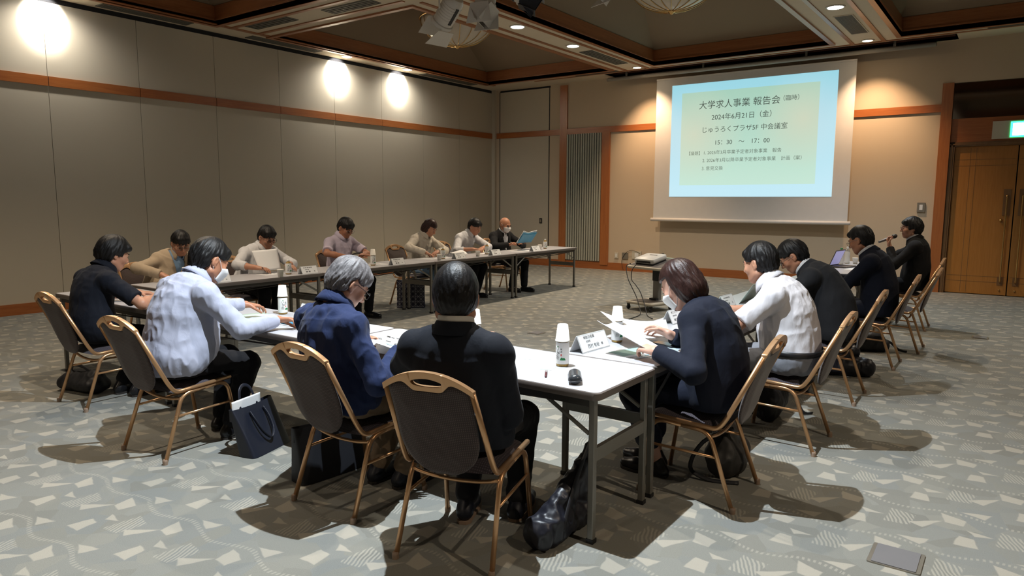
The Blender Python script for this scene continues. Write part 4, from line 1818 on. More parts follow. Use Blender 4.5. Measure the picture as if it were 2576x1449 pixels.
def person(label, pos, yaw, head, hp=25, hy=0, hr=0, wl=None, wr=None, hl={}, hrr={}, al=None, ar=None, top='shirt', topm=None, legm=None,
           hair='short', hairm=None, vol=.013, skin='skin', girth=1.0, belly=0.0, sw=.178, slouch=.05, tuck=False, mask=False, specs=None, h=.0062,
           sleeve='long', collarm=None, under=None, hem=True, hs=1.0, pole_l=None, pole_r=None, el=None, er=None, shoem=None, bare=False, legs='trousers', sock=None, jaw=1.0,
           hipz=.528, folds=.005, belt=False, face=True, sh_yaw=0.0, part=False, f=.205, cyaw=0.0, lw=None, rw=None, kl=None, kr=None, solem=None):
    root = thing('person', label, 'person', (pos[0], pos[1], 0), yaw)
    PEOPLE.append(root)
    Ri = rz_(-yaw)

    def loc(p):
        return Ri @ (np.array(p, float) - V3(pos[0], pos[1], 0))
    T = loc(head)
    R = rz_(math.radians(hy)) @ rx(-math.radians(hp)) @ ry(math.radians(hr))
    hs = hs * 1.05
    sw = sw + .008
    lean = math.atan2(T[1] - 0.0, T[2] - hipz)
    tilt = math.atan2(T[0], T[2] - hipz)
    A = T + R @ (V3(0, -.022, -.070) * hs)
    C7 = A + rx(-lean * .9) @ V3(-.06 * math.sin(tilt), -.045, -.075)
    P0 = V3(0, -.02, hipz + .015)
    ax = C7 - P0
    back = unit(np.cross(V3(1, 0, 0), ax)) * -1
    back = back if back[1] < 0 else -back
    Cc = (P0 + C7) * .5 + back * (.03 + slouch)

    def B(t):
        return (1 - t) ** 2 * P0 + 2 * t * (1 - t) * Cc + t * t * C7

    def dB(t):
        return unit(2 * (1 - t) * (Cc - P0) + 2 * t * (C7 - Cc))
    sx0 = V3(1, 0, 0)
    sx1 = rz_(math.radians(sh_yaw)) @ V3(1, 0, 0)
    up9 = dB(.85)
    fw9 = unit(np.cross(up9, sx1))
    g = girth
    prof = [(0.0, .172 * g, .120 * g, .0), (.18, .160 * g, .118 * g + belly * .6, .01 + belly * .8), (.38, .150 * g, .112 * g + belly, .012 + belly),
            (.58, .155 * g, .112 * g + belly * .5, .012 + belly * .4), (.76, .163 * g ** .6, .108 * g ** .6, .012), (.88, .150 * g ** .5, .088 * g ** .5, .012), (.93, .082, .056, .012)]
    sec = []
    for t, w, d, fo in prof:
        up = dB(t)
        sx = unit(sx0 * (1 - t) + sx1 * t)
        fw = unit(np.cross(up, sx))
        sec.append((B(t) + fw * fo, sx, w, d))
    Csh = B(.86) + fw9 * .012
    SH = {-1: Csh - sx1 * sw, 1: Csh + sx1 * sw}
    ARM = {}
    for s, w_, el_, pl in ((-1, wl, el, pole_l), (1, wr, er, pole_r)):
        tgt = loc(w_) if w_ is not None else V3(s * .16, .30, .70)
        pole = V3(s * .75, -.45, -.75) if pl is None else np.array(pl, float)
        if el_ is not None:
            pole = loc(el_) - (SH[s] + tgt) / 2
        e, w2 = ik(SH[s], tgt, .300, .262, pole)
        if el_ is None and pl is None and .70 < tgt[2] < .82:
            for pp in ((.9, -.45, -.5), (1, -.35, -.25), (1, -.25, 0), (1, -.1, .25)):
                if e[2] >= .745:
                    break
                e, w2 = ik(SH[s], tgt, .300, .262, V3(s * pp[0], pp[1], pp[2]))
        ARM[s] = (SH[s], e, w2)
    LEG = {}
    for s, a_, w_, kh in ((-1, al, lw, kl), (1, ar, rw, kr)):
        ank = V3(s * .11, .38, .085) if a_ is None else V3(*a_)
        if w_ is not None:
            ank = loc(w_)
        hipj = V3(s * .088, .0, hipz)
        if kh is not None:
            LEG[s] = (hipj,) + tuple(ik(hipj, ank, .425, .405, loc(kh) - (hipj + ank) / 2))
            continue
        kn, ank = ik(hipj, ank, .425, .405, V3(s * .08, 1.0, .75))
        LEG[s] = (hipj, kn, ank)
    sfront = .50 - f

    def seat_keep(X, Y, Z):
        return np.minimum(np.minimum(.459 - Z, Z - .372), np.minimum(sfront - Y, .27 - np.abs(X)))

    def back_keep(X, Y, Z):
        yc = -.060 - (Z - .79) * .335 - f + np.abs(X) * math.tan(abs(cyaw))
        return np.minimum(np.minimum(yc - Y, .90 - Z), Z - .38)
    # ---- skin: one continuous body
    S = Solid(h)
    for (c0, s0, w0, d0), (c1, s1, w1, d1) in zip(sec[:-1], sec[1:]):
        S.ecap(c0, c1, s0, (w0 * .86, d0 * .82), (w1 * .86, d1 * .82), .02)
    S.cap(SH[-1], SH[1], .048, .048, .03)
    S.cap(C7 + fw9 * .02, A, .056, .052, .03)
    for s in (-1, 1):
        a, e, w2 = ARM[s]
        S.cap(a, e, .045, .038, .02)
        S.cap(e, e + (w2 - e) * .35, .039, .038, .02)
        S.cap(e + (w2 - e) * .35, w2, .038, .0255, .02)
        hsp = hl if s < 0 else hrr
        d = np.array(hsp.get('d', unit(w2 - e) + V3(0, 0, -.15)), float)
        n = np.array(hsp.get('n', (0, 0, 1)), float)
        add_hand(S, w2, d, n, s, hsp.get('curl', .45), hsp.get('spread', .012), .98)
        hi, kn, an = LEG[s]
        S.cap(hi, kn, .070, .050, .02)
        S.cap(kn, an, .046, .033, .02)
    add_head(S, T, R, hs, jaw)
    S.keep(seat_keep, .008)
    S.keep(lambda X, Y, Z: back_keep(X, Y + .02, Z))
    body = link('body', S.mesh('body'), M[skin], root)
    if face:
        features(T, R, hs, body, mouth=not mask, open_eyes=False)
    # ---- trousers or skirt
    if legs:
        S = Solid(h * 1.1)
        S.ecap(P0 + V3(0, 0, .0), P0 + V3(0, .004, .035), sx0, (.174 * g, .120 * g), (.160 * g, .112 * g + belly * .4), .03)
        if tuck:
            S.ecap(P0, B(.10), sx0, (.184 * g, .128 * g), (.180 * g, .128 * g + belly * .4), .02)
            S.plane_cut(P0 + V3(0, 0, .062), dB(.05) + V3(0, 0, .3))
        for s in (-1, 1):
            hi, kn, an = LEG[s]
            if legs == 'trousers':
                S.cap(hi, kn, .091 * g ** .6, .068, .03)
                d = unit(an - kn)
                S.cap(kn, an - d * .03, .069, .056, .02)
            else:
                S.cap(hi, kn, .090, .070, .05)
                S.cap(kn, kn + (an - kn) * .62, .070, .074, .05)
        S.plane_cut((0, 0, .055), (0, 0, -1))
        S.keep(seat_keep, .01)
        S.keep(back_keep, .01)
        link('trousers' if legs == 'trousers' else 'skirt', S.mesh('trousers', (folds * .9, 13.0, (1, 1, 1), 4.1)), legm, root)
    # ---- shoes
    for s in (-1, 1):
        hi, kn, an = LEG[s]
        fd = unit(V3((an - hi)[0] * .35 + s * .08, 1.0, 0))
        if (rw if s > 0 else lw) is not None:
            fd = unit(V3(kn[0] - hi[0], kn[1] - hi[1], 0))
        if bare:
            continue
        lift = max(0.0, an[2] - .085)
        pt = unit(fd + V3(0, 0, -lift * 2.2))
        S = Solid(.006)
        heel = V3(an[0], an[1], an[2] - .048) - fd * .03
        ball = heel + pt * .155
        if ball[2] < .036:
            ball[2] = .036
        toe = ball + unit(V3(pt[0], pt[1], 0 if lift < .02 else pt[2] * .3)) * .065
        S.cap(heel, ball, .036, .040, .012)
        S.cap(ball, toe, .040, .028, .012)
        S.cap(heel + V3(0, 0, .0), V3(*an) + V3(0, 0, .005), .038, .040, .02)
        if lift < .02:
            S.plane_cut((0, 0, .012), (0, 0, -1))
        so = link('shoe', S.mesh('shoe'), shoem or M['shoe'], root)
        b_ = MB()
        if lift < .02:
            sd = V3(fd[1], -fd[0], 0)
            out = []
            for q, ww in ((-.036, .0), (-.034, .018), (-.015, .033), (.06, .034), (.15, .043), (.19, .038), (.235, .022), (.25, .0)):
                out.append((q, ww))
            ring = [tuple((heel + fd * q + sd * ww)[:2]) for q, ww in out] + [tuple((heel + fd * q - sd * ww)[:2]) for q, ww in reversed(out[1:-1])]
            b_.prism(list(reversed(ring)), .001, .016)
            b_.build('sole', solem or M['sole_dark'], so)
        S2 = Solid(.006)
        S2.cap(an + V3(0, 0, -.01), an + unit(kn - an) * .12, .036, .042, .01)
        link('sock', S2.mesh('sock'), sock or M['black_nylon'], root)
    # ---- upper garment
    jk = top == 'jacket'
    inf = .021 if jk else .013

    def torso(S, inf, lo=0):
        for (c0, s0, w0, d0), (c1, s1, w1, d1) in zip(sec[lo:-1], sec[lo + 1:]):
            S.ecap(c0, c1, s0, (w0 + inf, d0 + inf), (w1 + inf, d1 + inf), .035)
    S = Solid(h)
    torso(S, inf)
    if jk:
        S.ecap(P0 + V3(0, -.012, -.03), sec[2][0] + back * .012, sx0, (.190 * g + .008, .132 * g + .008), (.165 * g + inf, .118 * g + inf + belly), .04)
    elif hem and not tuck:
        S.ecap(P0 + V3(0, 0, .03), sec[1][0], sx0, (.196 * g, .143 * g), (.180 * g, .134 * g + belly), .04)
    nk = C7 + fw9 * .02
    for s in (-1, 1):
        a, e, w2 = ARM[s]
        S.cap(nk - up9 * .012, a + up9 * (.014 if jk else .002), .042 + inf * .4, .050 + inf * .5, .04)
        S.ell(a, np.stack([sx1, fw9, up9], 1), (.058 + inf * .6, .060 + inf * .6, .060 + inf * .6), .03)
        ra, re, rw = (.064, .056, .043) if jk else (.060, .054, .041)
        if girth > 1.08:
            ra, re = ra * 1.08, re * 1.08
        if sleeve == 'long':
            S.cap(a, e, ra, re, .03)
            S.cap(e, e + (w2 - e) * .93, re, rw, .018)
        elif sleeve == 'rolled':
            S.cap(a, e, ra, re, .03)
            S.cap(e, e + (w2 - e) * .45, re, .047, .018)
        else:
            S.cap(a, a + (e - a) * .78, ra + .004, ra + .003, .03)
    # sleeve ends and hem are cut clean
    for s in (-1, 1):
        a, e, w2 = ARM[s]
        fr = {'long': (e, w2, .90 if jk else .93), 'rolled': (e, w2, .45), 'short': (a, e, .80)}[sleeve]
        p = fr[0] + (fr[1] - fr[0]) * fr[2]
        n = unit(fr[1] - fr[0])

        def kf(X, Y, Z, p=p, n=n):
            dx, dy, dz = X - p[0], Y - p[1], Z - p[2]
            al_ = dx * n[0] + dy * n[1] + dz * n[2]
            rr = np.sqrt(np.maximum(dx * dx + dy * dy + dz * dz - al_ * al_, 0))
            return np.minimum(np.minimum(al_, .13 - rr), .2 - al_)
        S.keep(lambda X, Y, Z, kf=kf: kf(X, Y, Z))
    hz = .470 if jk else .485
    if tuck:
        hz = P0[2] + .052
    S.plane_cut((0, 0, hz), (0, 0, -1))
    S.keep(back_keep, .015)
    # neck opening
    nd = unit(A - nk)
    S.ell(nk + nd * .062, np.stack([sx1, unit(np.cross(nd, sx1)), nd], 1), (.078, .082, .060), .006, 'cut')
    if under is not None:
        def vcut(X, Y, Z):
            dx, dy, dz = X - Csh[0], Y - Csh[1], Z - Csh[2]
            x = dx * sx1[0] + dy * sx1[1] + dz * sx1[2]
            y = dx * fw9[0] + dy * fw9[1] + dz * fw9[2]
            z = dx * up9[0] + dy * up9[1] + dz * up9[2]
            wv = .078 * np.clip((z + .30) / .36, 0, 1)
            return -np.maximum(np.abs(x) - wv, .015 - y)
        S.keep(vcut)
    link('jacket' if jk else 'shirt', S.mesh('top', (folds, 10.0 if jk else 15.0, (1, 1, .55), 1.7 + len(PEOPLE))), topm, root)
    if under is not None:
        S = Solid(h)
        torso(S, .007, 1)
        S.ell(nk + nd * .06, np.stack([sx1, unit(np.cross(nd, sx1)), nd], 1), (.060, .066, .055), .004, 'cut')
        S.keep(lambda X, Y, Z: .0 - ((X - Csh[0]) * fw9[0] + (Y - Csh[1]) * fw9[1] + (Z - Csh[2]) * fw9[2]))
        link('shirt', S.mesh('shirt', (.003, 15.0, (1, 1, .6), 3.3)), under, root)
    if collarm is not None:
        cc = nk + fw9 * .012
        if jk:
            collar(root, cc + nd * .006, nd, fw9, .094, .074, .052, topm, 'lapel_collar', .052, .50, .030)
            collar(root, cc + nd * .024, nd, fw9, .076, .066, .056, collarm, 'collar', .030, .30, .010)
        else:
            collar(root, cc + nd * .024, nd, fw9, .086, .066, .062, collarm, 'collar', .056, .22, .036)
    if belt:
        up = unit(dB(.05) + V3(0, 0, 1.2))
        c = P0 + V3(0, .004, .054)
        fwb = unit(np.cross(up, sx0))
        bb = MB()
        bb.grid(lambda u, v: c + sx0 * math.sin(2 * PI * u) * (.187 * g) + fwb * (math.cos(2 * PI * u) * (.134 * g + belly * .3)) + up * (v - .5) * .034, 40, 2, thick=.004)
        bb.build('belt', M['black'], root, smooth=True)
    # ---- hair
    if hair:
        S = Solid(max(.0045, h * .85))
        v = vol

        def P(x, y, z):
            return T + R @ (V3(x, y, z) * hs)
        S.ell(P(0, -.012, .026 + v * .3), R, (V3(.077, .097, .094) + V3(v * .75, v * .8, v)) * hs, .01)
        if hair in ('bob', 'bob_tuck'):
            S.ell(P(0, -.034, -.040), R, (V3(.080, .076, .085) + V3(v, v, .010)) * hs, .03)
        elif hair == 'full':
            S.ell(P(0, -.032, .0), R, (V3(.080, .080, .085) + v * .6) * hs, .02)
            S.cap(P(-.045, .062, .075), P(.05, .068, .068), .026 * hs, .024 * hs, .02)
        else:
            S.ell(P(0, -.030, -.010), R, (V3(.0765, .078, .080) + v * .35) * hs, .02)
            S.cap(P(-.04, .058, .076), P(.04, .058, .076), .018 * hs + v * .3, k=.02)

        def hl_(X, Y, Z):
            dx, dy, dz = (X - T[0]) / hs, (Y - T[1]) / hs, (Z - T[2]) / hs
            x = dx * R[0][0] + dy * R[1][0] + dz * R[2][0]
            y = dx * R[0][1] + dy * R[1][1] + dz * R[2][1]
            z = dx * R[0][2] + dy * R[1][2] + dz * R[2][2]
            if hair == 'bob':
                return np.maximum(-np.maximum(.028 - y, z - .046), -(z + .118))
            if hair == 'bob_tuck':
                return np.maximum(-np.maximum(.022 - y - np.maximum(0, -z) * .3, z - .058), -(z + .125))
            if hair == 'full':
                azf = np.arctan2(x, y + .03)
                a = -np.maximum(.045 - y, z - .042 - .012 * np.sin(azf * 4 + 1) - .006 * np.sin(azf * 15))                                   # fringe over the forehead
                b_ = -np.maximum(np.maximum(-.018 - y, z + .012), .0 - np.abs(x) + .045)  # clear of the ears
                return np.maximum(np.maximum(a, b_), -(z + .088 + np.minimum(0, y + .05) * .3))
            az = np.arctan2(x, y + .03)
            rag = .005 * np.sin(az * 9 + len(PEOPLE)) + .004 * np.sin(az * 23 + 2 * len(PEOPLE)) + .003 * np.sin(az * 41)
            ln = .052 + (y - .085) * .92 + rag
            ln = np.where(y < -.02, np.maximum(ln, -.080), ln)
            if hair == 'fringe':
                ln = np.where(y > .05, .034 + rag * 1.5, ln)
            if hair == 'receding':
                ln = ln + np.where(y > .04, .022, 0)
            ear = 1 - np.sqrt(((np.abs(x) - .088) / .034) ** 2 + ((y + .002) / .027) ** 2 + ((z + .006) / .036) ** 2)
            front = np.minimum(np.minimum(np.abs(x) - .058, y - .012), .020 - z)
            return np.maximum(ln - z, np.maximum(ear * .03, front))
        S.keep(lambda X, Y, Z: hl_(X, Y, Z) * hs, .012)
        amp = {'sleek': .0016, 'bob': .003, 'bob_tuck': .003, 'receding': .003}.get(hair, .0048)

        def strands(vv, nn, amp=amp):
            q = ((vv - T) @ R) / hs - V3(0, -.035, 0)
            az = np.arctan2(q[:, 0], q[:, 1])
            pol = np.arctan2(np.hypot(q[:, 0], q[:, 1]), q[:, 2])
            w = np.stack([np.cos(az) * 5 + pol * .6, np.sin(az) * 5, pol * 1.6], 1) * (1.0 if amp > .002 else 1.6)
            n1 = vnoise(w * 1.5 + 3.1 * len(PEOPLE))
            n2 = vnoise(np.stack([w[:, 0] * 4, w[:, 1] * 4, w[:, 2] * 1.3], 1) + 7.7)
            k = np.clip(pol / 1.2, .25, 1.3)
            return vv + nn * ((n1 - .5) * amp * 2.2 * k + (n2 - .5) * amp * 1.5 * k)[:, None]
        link('hair', S.mesh('hair', None, strands), hairm, body)
    if mask:
        face_mask(T, R, hs, body)
    if specs:
        glasses(T, R, hs, body, M[specs])
    return dict(root=root, T=T, R=R, arm=ARM, leg=LEG, loc=loc)


# ---------------------------------------------------------------- the fifteen at the tables
C = {}
C['navy_polo'] = cloth('navy_knit', (.006, .008, .015), sheen=.02)
C['blue_shirt'] = cloth('pale_blue_shirting', (.41, .43, .54), fold=.25)
C['navy_shirt'] = cloth('navy_shirting', (.016, .028, .085), fold=.35)
C['dark_suit'] = cloth('dark_navy_wool', (.006, .008, .014), fold=.2, sheen=.02)
C['navy_suit'] = cloth('navy_wool', (.006, .009, .021), fold=.2, sheen=.02)
C['char_suit'] = cloth('charcoal_wool', (.013, .014, .017), fold=.2, sheen=.02)
C['black_suit'] = cloth('black_wool', (.007, .007, .008), fold=.2, sheen=.02)
C['beige'] = cloth('beige_linen', (.42, .33, .23))
C['white'] = cloth('white_shirting', (.66, .66, .68), fold=.3)
C['white2'] = cloth('white_poplin', (.66, .65, .69), fold=.3)
C['lavender'] = cloth('lavender_shirting', (.58, .51, .62), fold=.3)
C['cream'] = cloth('cream_blouse', (.62, .56, .47), fold=.3)
C['pale_collar'] = cloth('pale_collar', (.62, .58, .52))
C['lightblue'] = cloth('light_blue_cotton', (.25, .40, .60))
C['black_tr'] = cloth('black_trousers', (.006, .006, .008), sheen=.02)
C['grey_tr'] = cloth('grey_trousers', (.20, .21, .24))
C['char_tr'] = cloth('charcoal_trousers', (.018, .018, .020), sheen=.02)
C['khaki_tr'] = cloth('khaki_trousers', (.20, .14, .09))
Fd = .205     # hips ahead of the rear feet of the chair


SEAT_F = [Fd]


def seat(i, f=Fd, side=0.0):
    SEAT_F[0] = f
    x, y, rz = CH[i][:3]
    return (x - math.sin(rz) * f + math.cos(rz) * side, y + math.cos(rz) * f + math.sin(rz) * side)


TT = .700   # table top

# 1 young man in the navy polo, far left of the near row
person('young man with thick black hair in a navy polo shirt, leftmost of the near row', seat(3), 0, (-5.62, 2.55, 1.10), hp=22, hy=-6,
       wl=(-5.74, 2.78, .770), wr=(-5.38, 2.74, .770), er=(-5.26, 2.44, .82), hl=dict(d=(.55, .8, -.1), curl=.35), hrr=dict(d=(-.25, .9, .0), curl=.6),
       top='polo', topm=C['navy_polo'], collarm=C['navy_polo'], sleeve='short', legm=C['black_tr'], hair='full', hairm=M['hair_black'], vol=.020, skin='skin',
       al=(-.09, .20, .09), ar=(.09, .24, .09), slouch=.06)
# 2 big man in the pale blue shirt
person('heavily built man in a pale blue long-sleeved shirt with a white face mask', seat(2, .23), .0, (-4.12, 2.445, 1.138), hp=28, hy=-4,
       wl=(-4.30, 2.80, .80), wr=(-3.77, 2.68, .765), er=(-3.78, 2.36, .76), hrr=dict(d=(.75, .65, .0), n=(-.2, .2, 1), curl=.6), hl=dict(curl=.5),
       top='shirt', topm=C['blue_shirt'], collarm=C['blue_shirt'], legm=C['black_tr'], hair='short', hairm=M['hair_black'], vol=.010, skin='skin_tan',
       girth=1.22, belly=.05, sw=.195, slouch=.05, mask=True, h=.0055, hs=1.08, jaw=1.08, folds=.0065, ar=(.11, .28, .09), al=(-.10, .34, .085), f=.23, pole_r=(.9, -.3, -.6))
# 3 grey haired man in navy shirt
person('grey haired man with glasses in a wrinkled navy shirt, reading a printed sheet', seat(1), -.08, (-2.72, 2.35, 1.10), hp=38, hy=-12,
       wl=(-2.80, 2.44, .78), wr=(-2.47, 2.46, .775), er=(-2.42, 2.24, .70), hrr=dict(d=(.6, .7, .25), curl=.6), hl=dict(d=(.4, .9, .2), curl=.6),
       top='shirt', topm=C['navy_shirt'], collarm=C['navy_shirt'], legm=C['khaki_tr'], hair='short', hairm=M['hair_grey'], vol=.014, skin='skin',
       slouch=.07, specs='specs_dark', h=.005, folds=.009, al=(-.08, .22, .09), ar=(.08, .26, .09), shoem=M['navy_leather'], sw=.172, pole_r=(.85, -.5, -.8))
# 4 black haired man in dark suit, nearest
person('man with sleek black hair in a dark suit jacket, seen from behind nearest the camera', seat(0, .28, .0), .36, (-1.86, 2.175, 1.12), hp=18, hy=16,
       wl=(-2.10, 2.46, .79), wr=(-1.80, 2.43, .835), er=(-1.72, 2.33, .74), hrr=dict(d=(-.45, .25, .85), n=(.75, .5, .3), curl=.8), hl=dict(d=(.3, .8, .3), curl=.6),
       top='jacket', topm=C['dark_suit'], collarm=C['pale_collar'], legm=C['char_tr'], hair='sleek', hairm=M['hair_sheen'], vol=.014, skin='skin',
       slouch=.05, h=.005, folds=.005, girth=1.03, sw=.165, al=(-.08, .18, .10), ar=(.15, .27, .085), solem=M['sole'], f=.28, cyaw=.10, shoem=M['navy_leather'], pole_r=(.9, -.35, -.8), hs=1.04)
# 5 beige jacket
person('person with a dark fringe and glasses in a beige jacket', (-7.145, 3.70), -PI / 2, (-7.10, 3.90, 1.062), hp=28, hy=-14,
       wl=(-6.88, 3.88, .770), wr=(-6.88, 3.58, .770), top='jacket', topm=C['beige'], collarm=C['lightblue'], under=C['lightblue'], legm=C['black_tr'],
       hair='fringe', hairm=M['hair_black'], vol=.016, specs='specs_metal', sw=.148, slouch=.04, hs=.98, er=(-7.03, 3.60, .82), el=(-7.03, 3.95, .82))
# 6 white shirt, glasses, papers
person('young man with black glasses and white shirt, a sheaf of paper before his chest', (-7.205, 4.78), -PI / 2, (-7.10, 4.94, 1.085), hp=26, hy=-2,
       wl=(-6.80, 4.98, .770), wr=(-6.80, 4.60, .770), hl=dict(d=(-.2, .9, -.1), curl=.5), hrr=dict(d=(-.5, .8, -.1), curl=.5),
       top='shirt', topm=C['white'], collarm=C['white'], legm=C['black_tr'], hair='fringe', hairm=M['hair_black'], vol=.014, specs='specs_dark', sw=.175, slouch=.04, folds=.006, sleeve='rolled', al=(-.02, .36, .085), er=(-7.02, 4.60, .82), el=(-7.03, 5.10, .82))
# 7 lavender, phone
person('man with glasses in a lavender short-sleeved shirt, looking down at a phone', (-7.205, 6.12), -PI / 2, (-7.16, 6.17, 1.155), hp=30, hy=0,
       wl=(-6.88, 6.16, .80), wr=(-6.90, 5.97, .80), hl=dict(d=(-.5, .75, .2), curl=.45), hrr=dict(d=(.45, .8, .1), curl=.5),
       top='shirt', topm=C['lavender'], collarm=C['lavender'], sleeve='short', legm=C['black_tr'], hair='fringe', hairm=M['hair_black'], vol=.016, specs='specs_metal',
       skin='skin_tan', sw=.165, slouch=.03, ar=(.12, .42, .085), er=(-7.02, 5.76, .82), el=(-7.02, 6.40, .82))
# 8 cream blouse
person('woman with a short brown bob in a cream blouse, reading papers on the table', (-7.205, 7.60), -PI / 2, (-7.08, 7.70, 1.115), hp=34, hy=12,
       wl=(-6.90, 7.66, .770), wr=(-6.92, 7.44, .770), top='shirt', topm=C['cream'], collarm=C['cream'], legm=C['lightblue'], hair='bob', hairm=M['hair_brown'], vol=.012,
       sw=.15, slouch=.05, skin='skin', folds=.007, hs=.97, er=(-7.03, 7.33, .82), el=(-7.03, 7.86, .82))
# 9 young man in white
person('young man in a white shirt with rolled sleeves, beside the bald man', (-7.265, 8.60), -PI / 2, (-7.08, 8.75, 1.10), hp=26, hy=4,
       wl=(-6.90, 8.72, .770), wr=(-6.86, 8.44, .770), top='shirt', topm=C['white'], collarm=C['white'], sleeve='rolled', legm=C['black_tr'], hair='short', hairm=M['hair_black'], vol=.016,
       sw=.175, slouch=.05, ar=(.15, .32, .085), al=(-.0, .34, .085))
# 10 bald man
person('bald man in a white mask, glasses and dark jacket, holding a blue booklet open', (-7.185, 9.66), -PI / 2 - .1, (-7.12, 9.62, 1.108), hp=18, hy=0,
       wl=(-6.90, 9.72, .80), wr=(-6.90, 9.46, .79), hl=dict(d=(-.1, .8, .3), curl=.6), hrr=dict(d=(.1, .8, .3), curl=.6),
       top='jacket', topm=C['black_suit'], collarm=C['white'], under=C['white'], legm=C['black_tr'], hair=None, mask=True, specs='specs_metal', sw=.182, slouch=.04,
       skin='skin_tan', ar=(.16, .34, .085), al=(-.02, .46, .085))
# 11 woman in navy
person('woman with a brown bob and white mask in a navy jacket holding white sheets', seat(4, .20, .02), PI / 2, (-1.457, 3.55, 1.073), hp=34, hy=-5,
       wl=(-1.46, 3.25, .765), wr=(-1.56, 3.66, .775), el=(-1.19, 3.16, .70), er=(-1.2, 3.85, .84), hl=dict(d=(.35, .95, .02), n=(-.3, -.2, .9), curl=.75), hrr=dict(d=(.2, .9, .2), n=(.6, 0, .7), curl=.6),
       top='jacket', topm=C['navy_suit'], collarm=None, legm=C['navy_suit'], legs='skirt', hair='bob_tuck', hairm=M['hair_brown'], vol=.014, mask=True, skin='skin_pale',
       sw=.162, slouch=.05, h=.005, girth=1.02, hs=1.0, al=(.0, .30, .075), ar=(.12, .36, .075), sock=M['skin_pale'], folds=.006)
# 12 white short sleeves
person('broad man in a white short-sleeved shirt with a black belt and grey trousers', seat(5, .215), PI / 2 + .05, (-1.353, 4.60, 1.122), hp=16, hy=-16,
       wl=(-1.60, 4.40, .770), wr=(-1.62, 4.84, .770), el=(-1.30, 4.22, .76), hl=dict(d=(-.75, .55, .0), curl=.5), hrr=dict(d=(.5, .8, 0), curl=.5),
       top='shirt', topm=C['white2'], collarm=C['white2'], sleeve='short', legm=C['grey_tr'], hair='short', hairm=M['hair_black'], vol=.016, skin='skin',
       girth=1.18, belly=.03, sw=.195, slouch=.07, h=.0055, belt=True, tuck=True, hs=.99, jaw=1.06, folds=.007)
# 13 charcoal suit
person('man with glasses in a charcoal suit bent low over his papers', seat(6, .215), PI / 2, (-1.465, 5.86, 1.083), hp=38, hy=10,
       wl=(-1.62, 5.68, .770), wr=(-1.62, 6.02, .770), top='jacket', topm=C['char_suit'], collarm=C['white'], legm=C['char_suit'], hair='short', hairm=M['hair_black'], vol=.014,
       skin='skin_tan', specs='specs_metal', slouch=.08, sw=.185, girth=1.06, al=(-.08, .20, .10), ar=(.1, .3, .085))
# 14 navy suit
person('man with thinning black hair in a navy suit, between charcoal suit and microphone speaker', seat(7, .21), PI / 2, (-1.22, 7.28, 1.16), hp=24, hy=-14,
       wl=(-1.47, 7.30, .770), wr=(-1.52, 7.46, .770), top='jacket', topm=C['navy_suit'], collarm=C['white'], legm=C['navy_suit'], hair='receding', hairm=M['hair_black'], vol=.013,
       skin='skin_tan', specs='specs_metal', slouch=.05, sw=.182, girth=1.05)
# 15 speaker
person('man with glasses in a dark suit speaking into a handheld microphone', seat(9, .20), PI / 2, (-1.08, 9.70, 1.205), hp=2, hy=17,
       wl=(-1.28, 9.56, .985), wr=(-1.52, 9.86, .79), el=(-1.20, 9.44, .80), hl=dict(d=(.1, .25, .95), n=(.2, .9, -.2), curl=.95), top='jacket', topm=C['black_suit'], collarm=C['white'], under=C['white'],
       legm=C['black_tr'], hair='full', hairm=M['hair_black'], vol=.016, specs='specs_metal', sw=.178, slouch=.03)


# ---------------------------------------------------------------- things on the tables
def bent_sheet(name, label, corners, mat, bend=.0, group=None, thick=.0012, up=(0, 0, 1), nu=10, nv=10, curl=None):
    """sheet through four corners (a b c d, in turn), bowed by bend along u"""
    a, b_, c, d = [Vector(p) for p in corners]
    ctr = (a + b_ + c + d) / 4
    up = Vector(up)

    def fn(u, v):
        p = a * (1 - u) * (1 - v) + b_ * u * (1 - v) + c * u * v + d * (1 - u) * v
        p = p + up * (bend * 4 * u * (1 - u))
        if curl:
            p = p + up * curl * v * v
        return p - ctr
    g = MB()
    g.grid(fn, nu, nv, thick=thick)
    o = g.build(name, mat, None, smooth=True, loc=ctr)
    tag(o, label, 'paper', group)
    return o


def mark_sheet(o, corners, items, lift=.0012):
    """printed marks: (u0, v0, u1, v1, material) rectangles just over a flat sheet"""
    a, b_, c, d = [Vector(p) for p in corners]
    ctr = (a + b_ + c + d) / 4
    nrm = (b_ - a).cross(d - a).normalized()
    if nrm.z < 0:
        nrm = -nrm
    by = {}
    for u0, v0, u1, v1, m_ in items:
        by.setdefault(m_, []).append((u0, v0, u1, v1))
    for m_, rs in by.items():
        g = MB()
        for u0, v0, u1, v1 in rs:
            q = []
            for u, v in ((u0, v0), (u1, v0), (u1, v1), (u0, v1)):
                q.append(a * (1 - u) * (1 - v) + b_ * u * (1 - v) + c * u * v + d * (1 - u) * v - ctr + nrm * lift)
            g.add(q, [(0, 1, 2, 3)])
        g.build('printing', M[m_], o)


def flat_sheet(label, x, y, w, d, rz, mat, z=TT, group='papers on the tables', marks=(), name='paper', lift=.0015):
    c, s = math.cos(rz), math.sin(rz)
    cs = [(x + c * p - s * q, y + s * p + c * q, z + lift) for p, q in ((-w / 2, -d / 2), (w / 2, -d / 2), (w / 2, d / 2), (-w / 2, d / 2))]
    o = bent_sheet(name, label, cs, mat, 0, group, .0014, nu=2, nv=2)
    if marks:
        mark_sheet(o, cs, marks, .0006)
    return o


def glyphs(body, size, align='CENTER', spacing=1.0):
    return text_mesh(body, size, align, 1, 0, spacing)


PAPER3 = [(-3.02, 2.85, .735), (-2.62, 2.78, .74), (-2.44, 2.44, .765), (-2.70, 2.40, .805)]


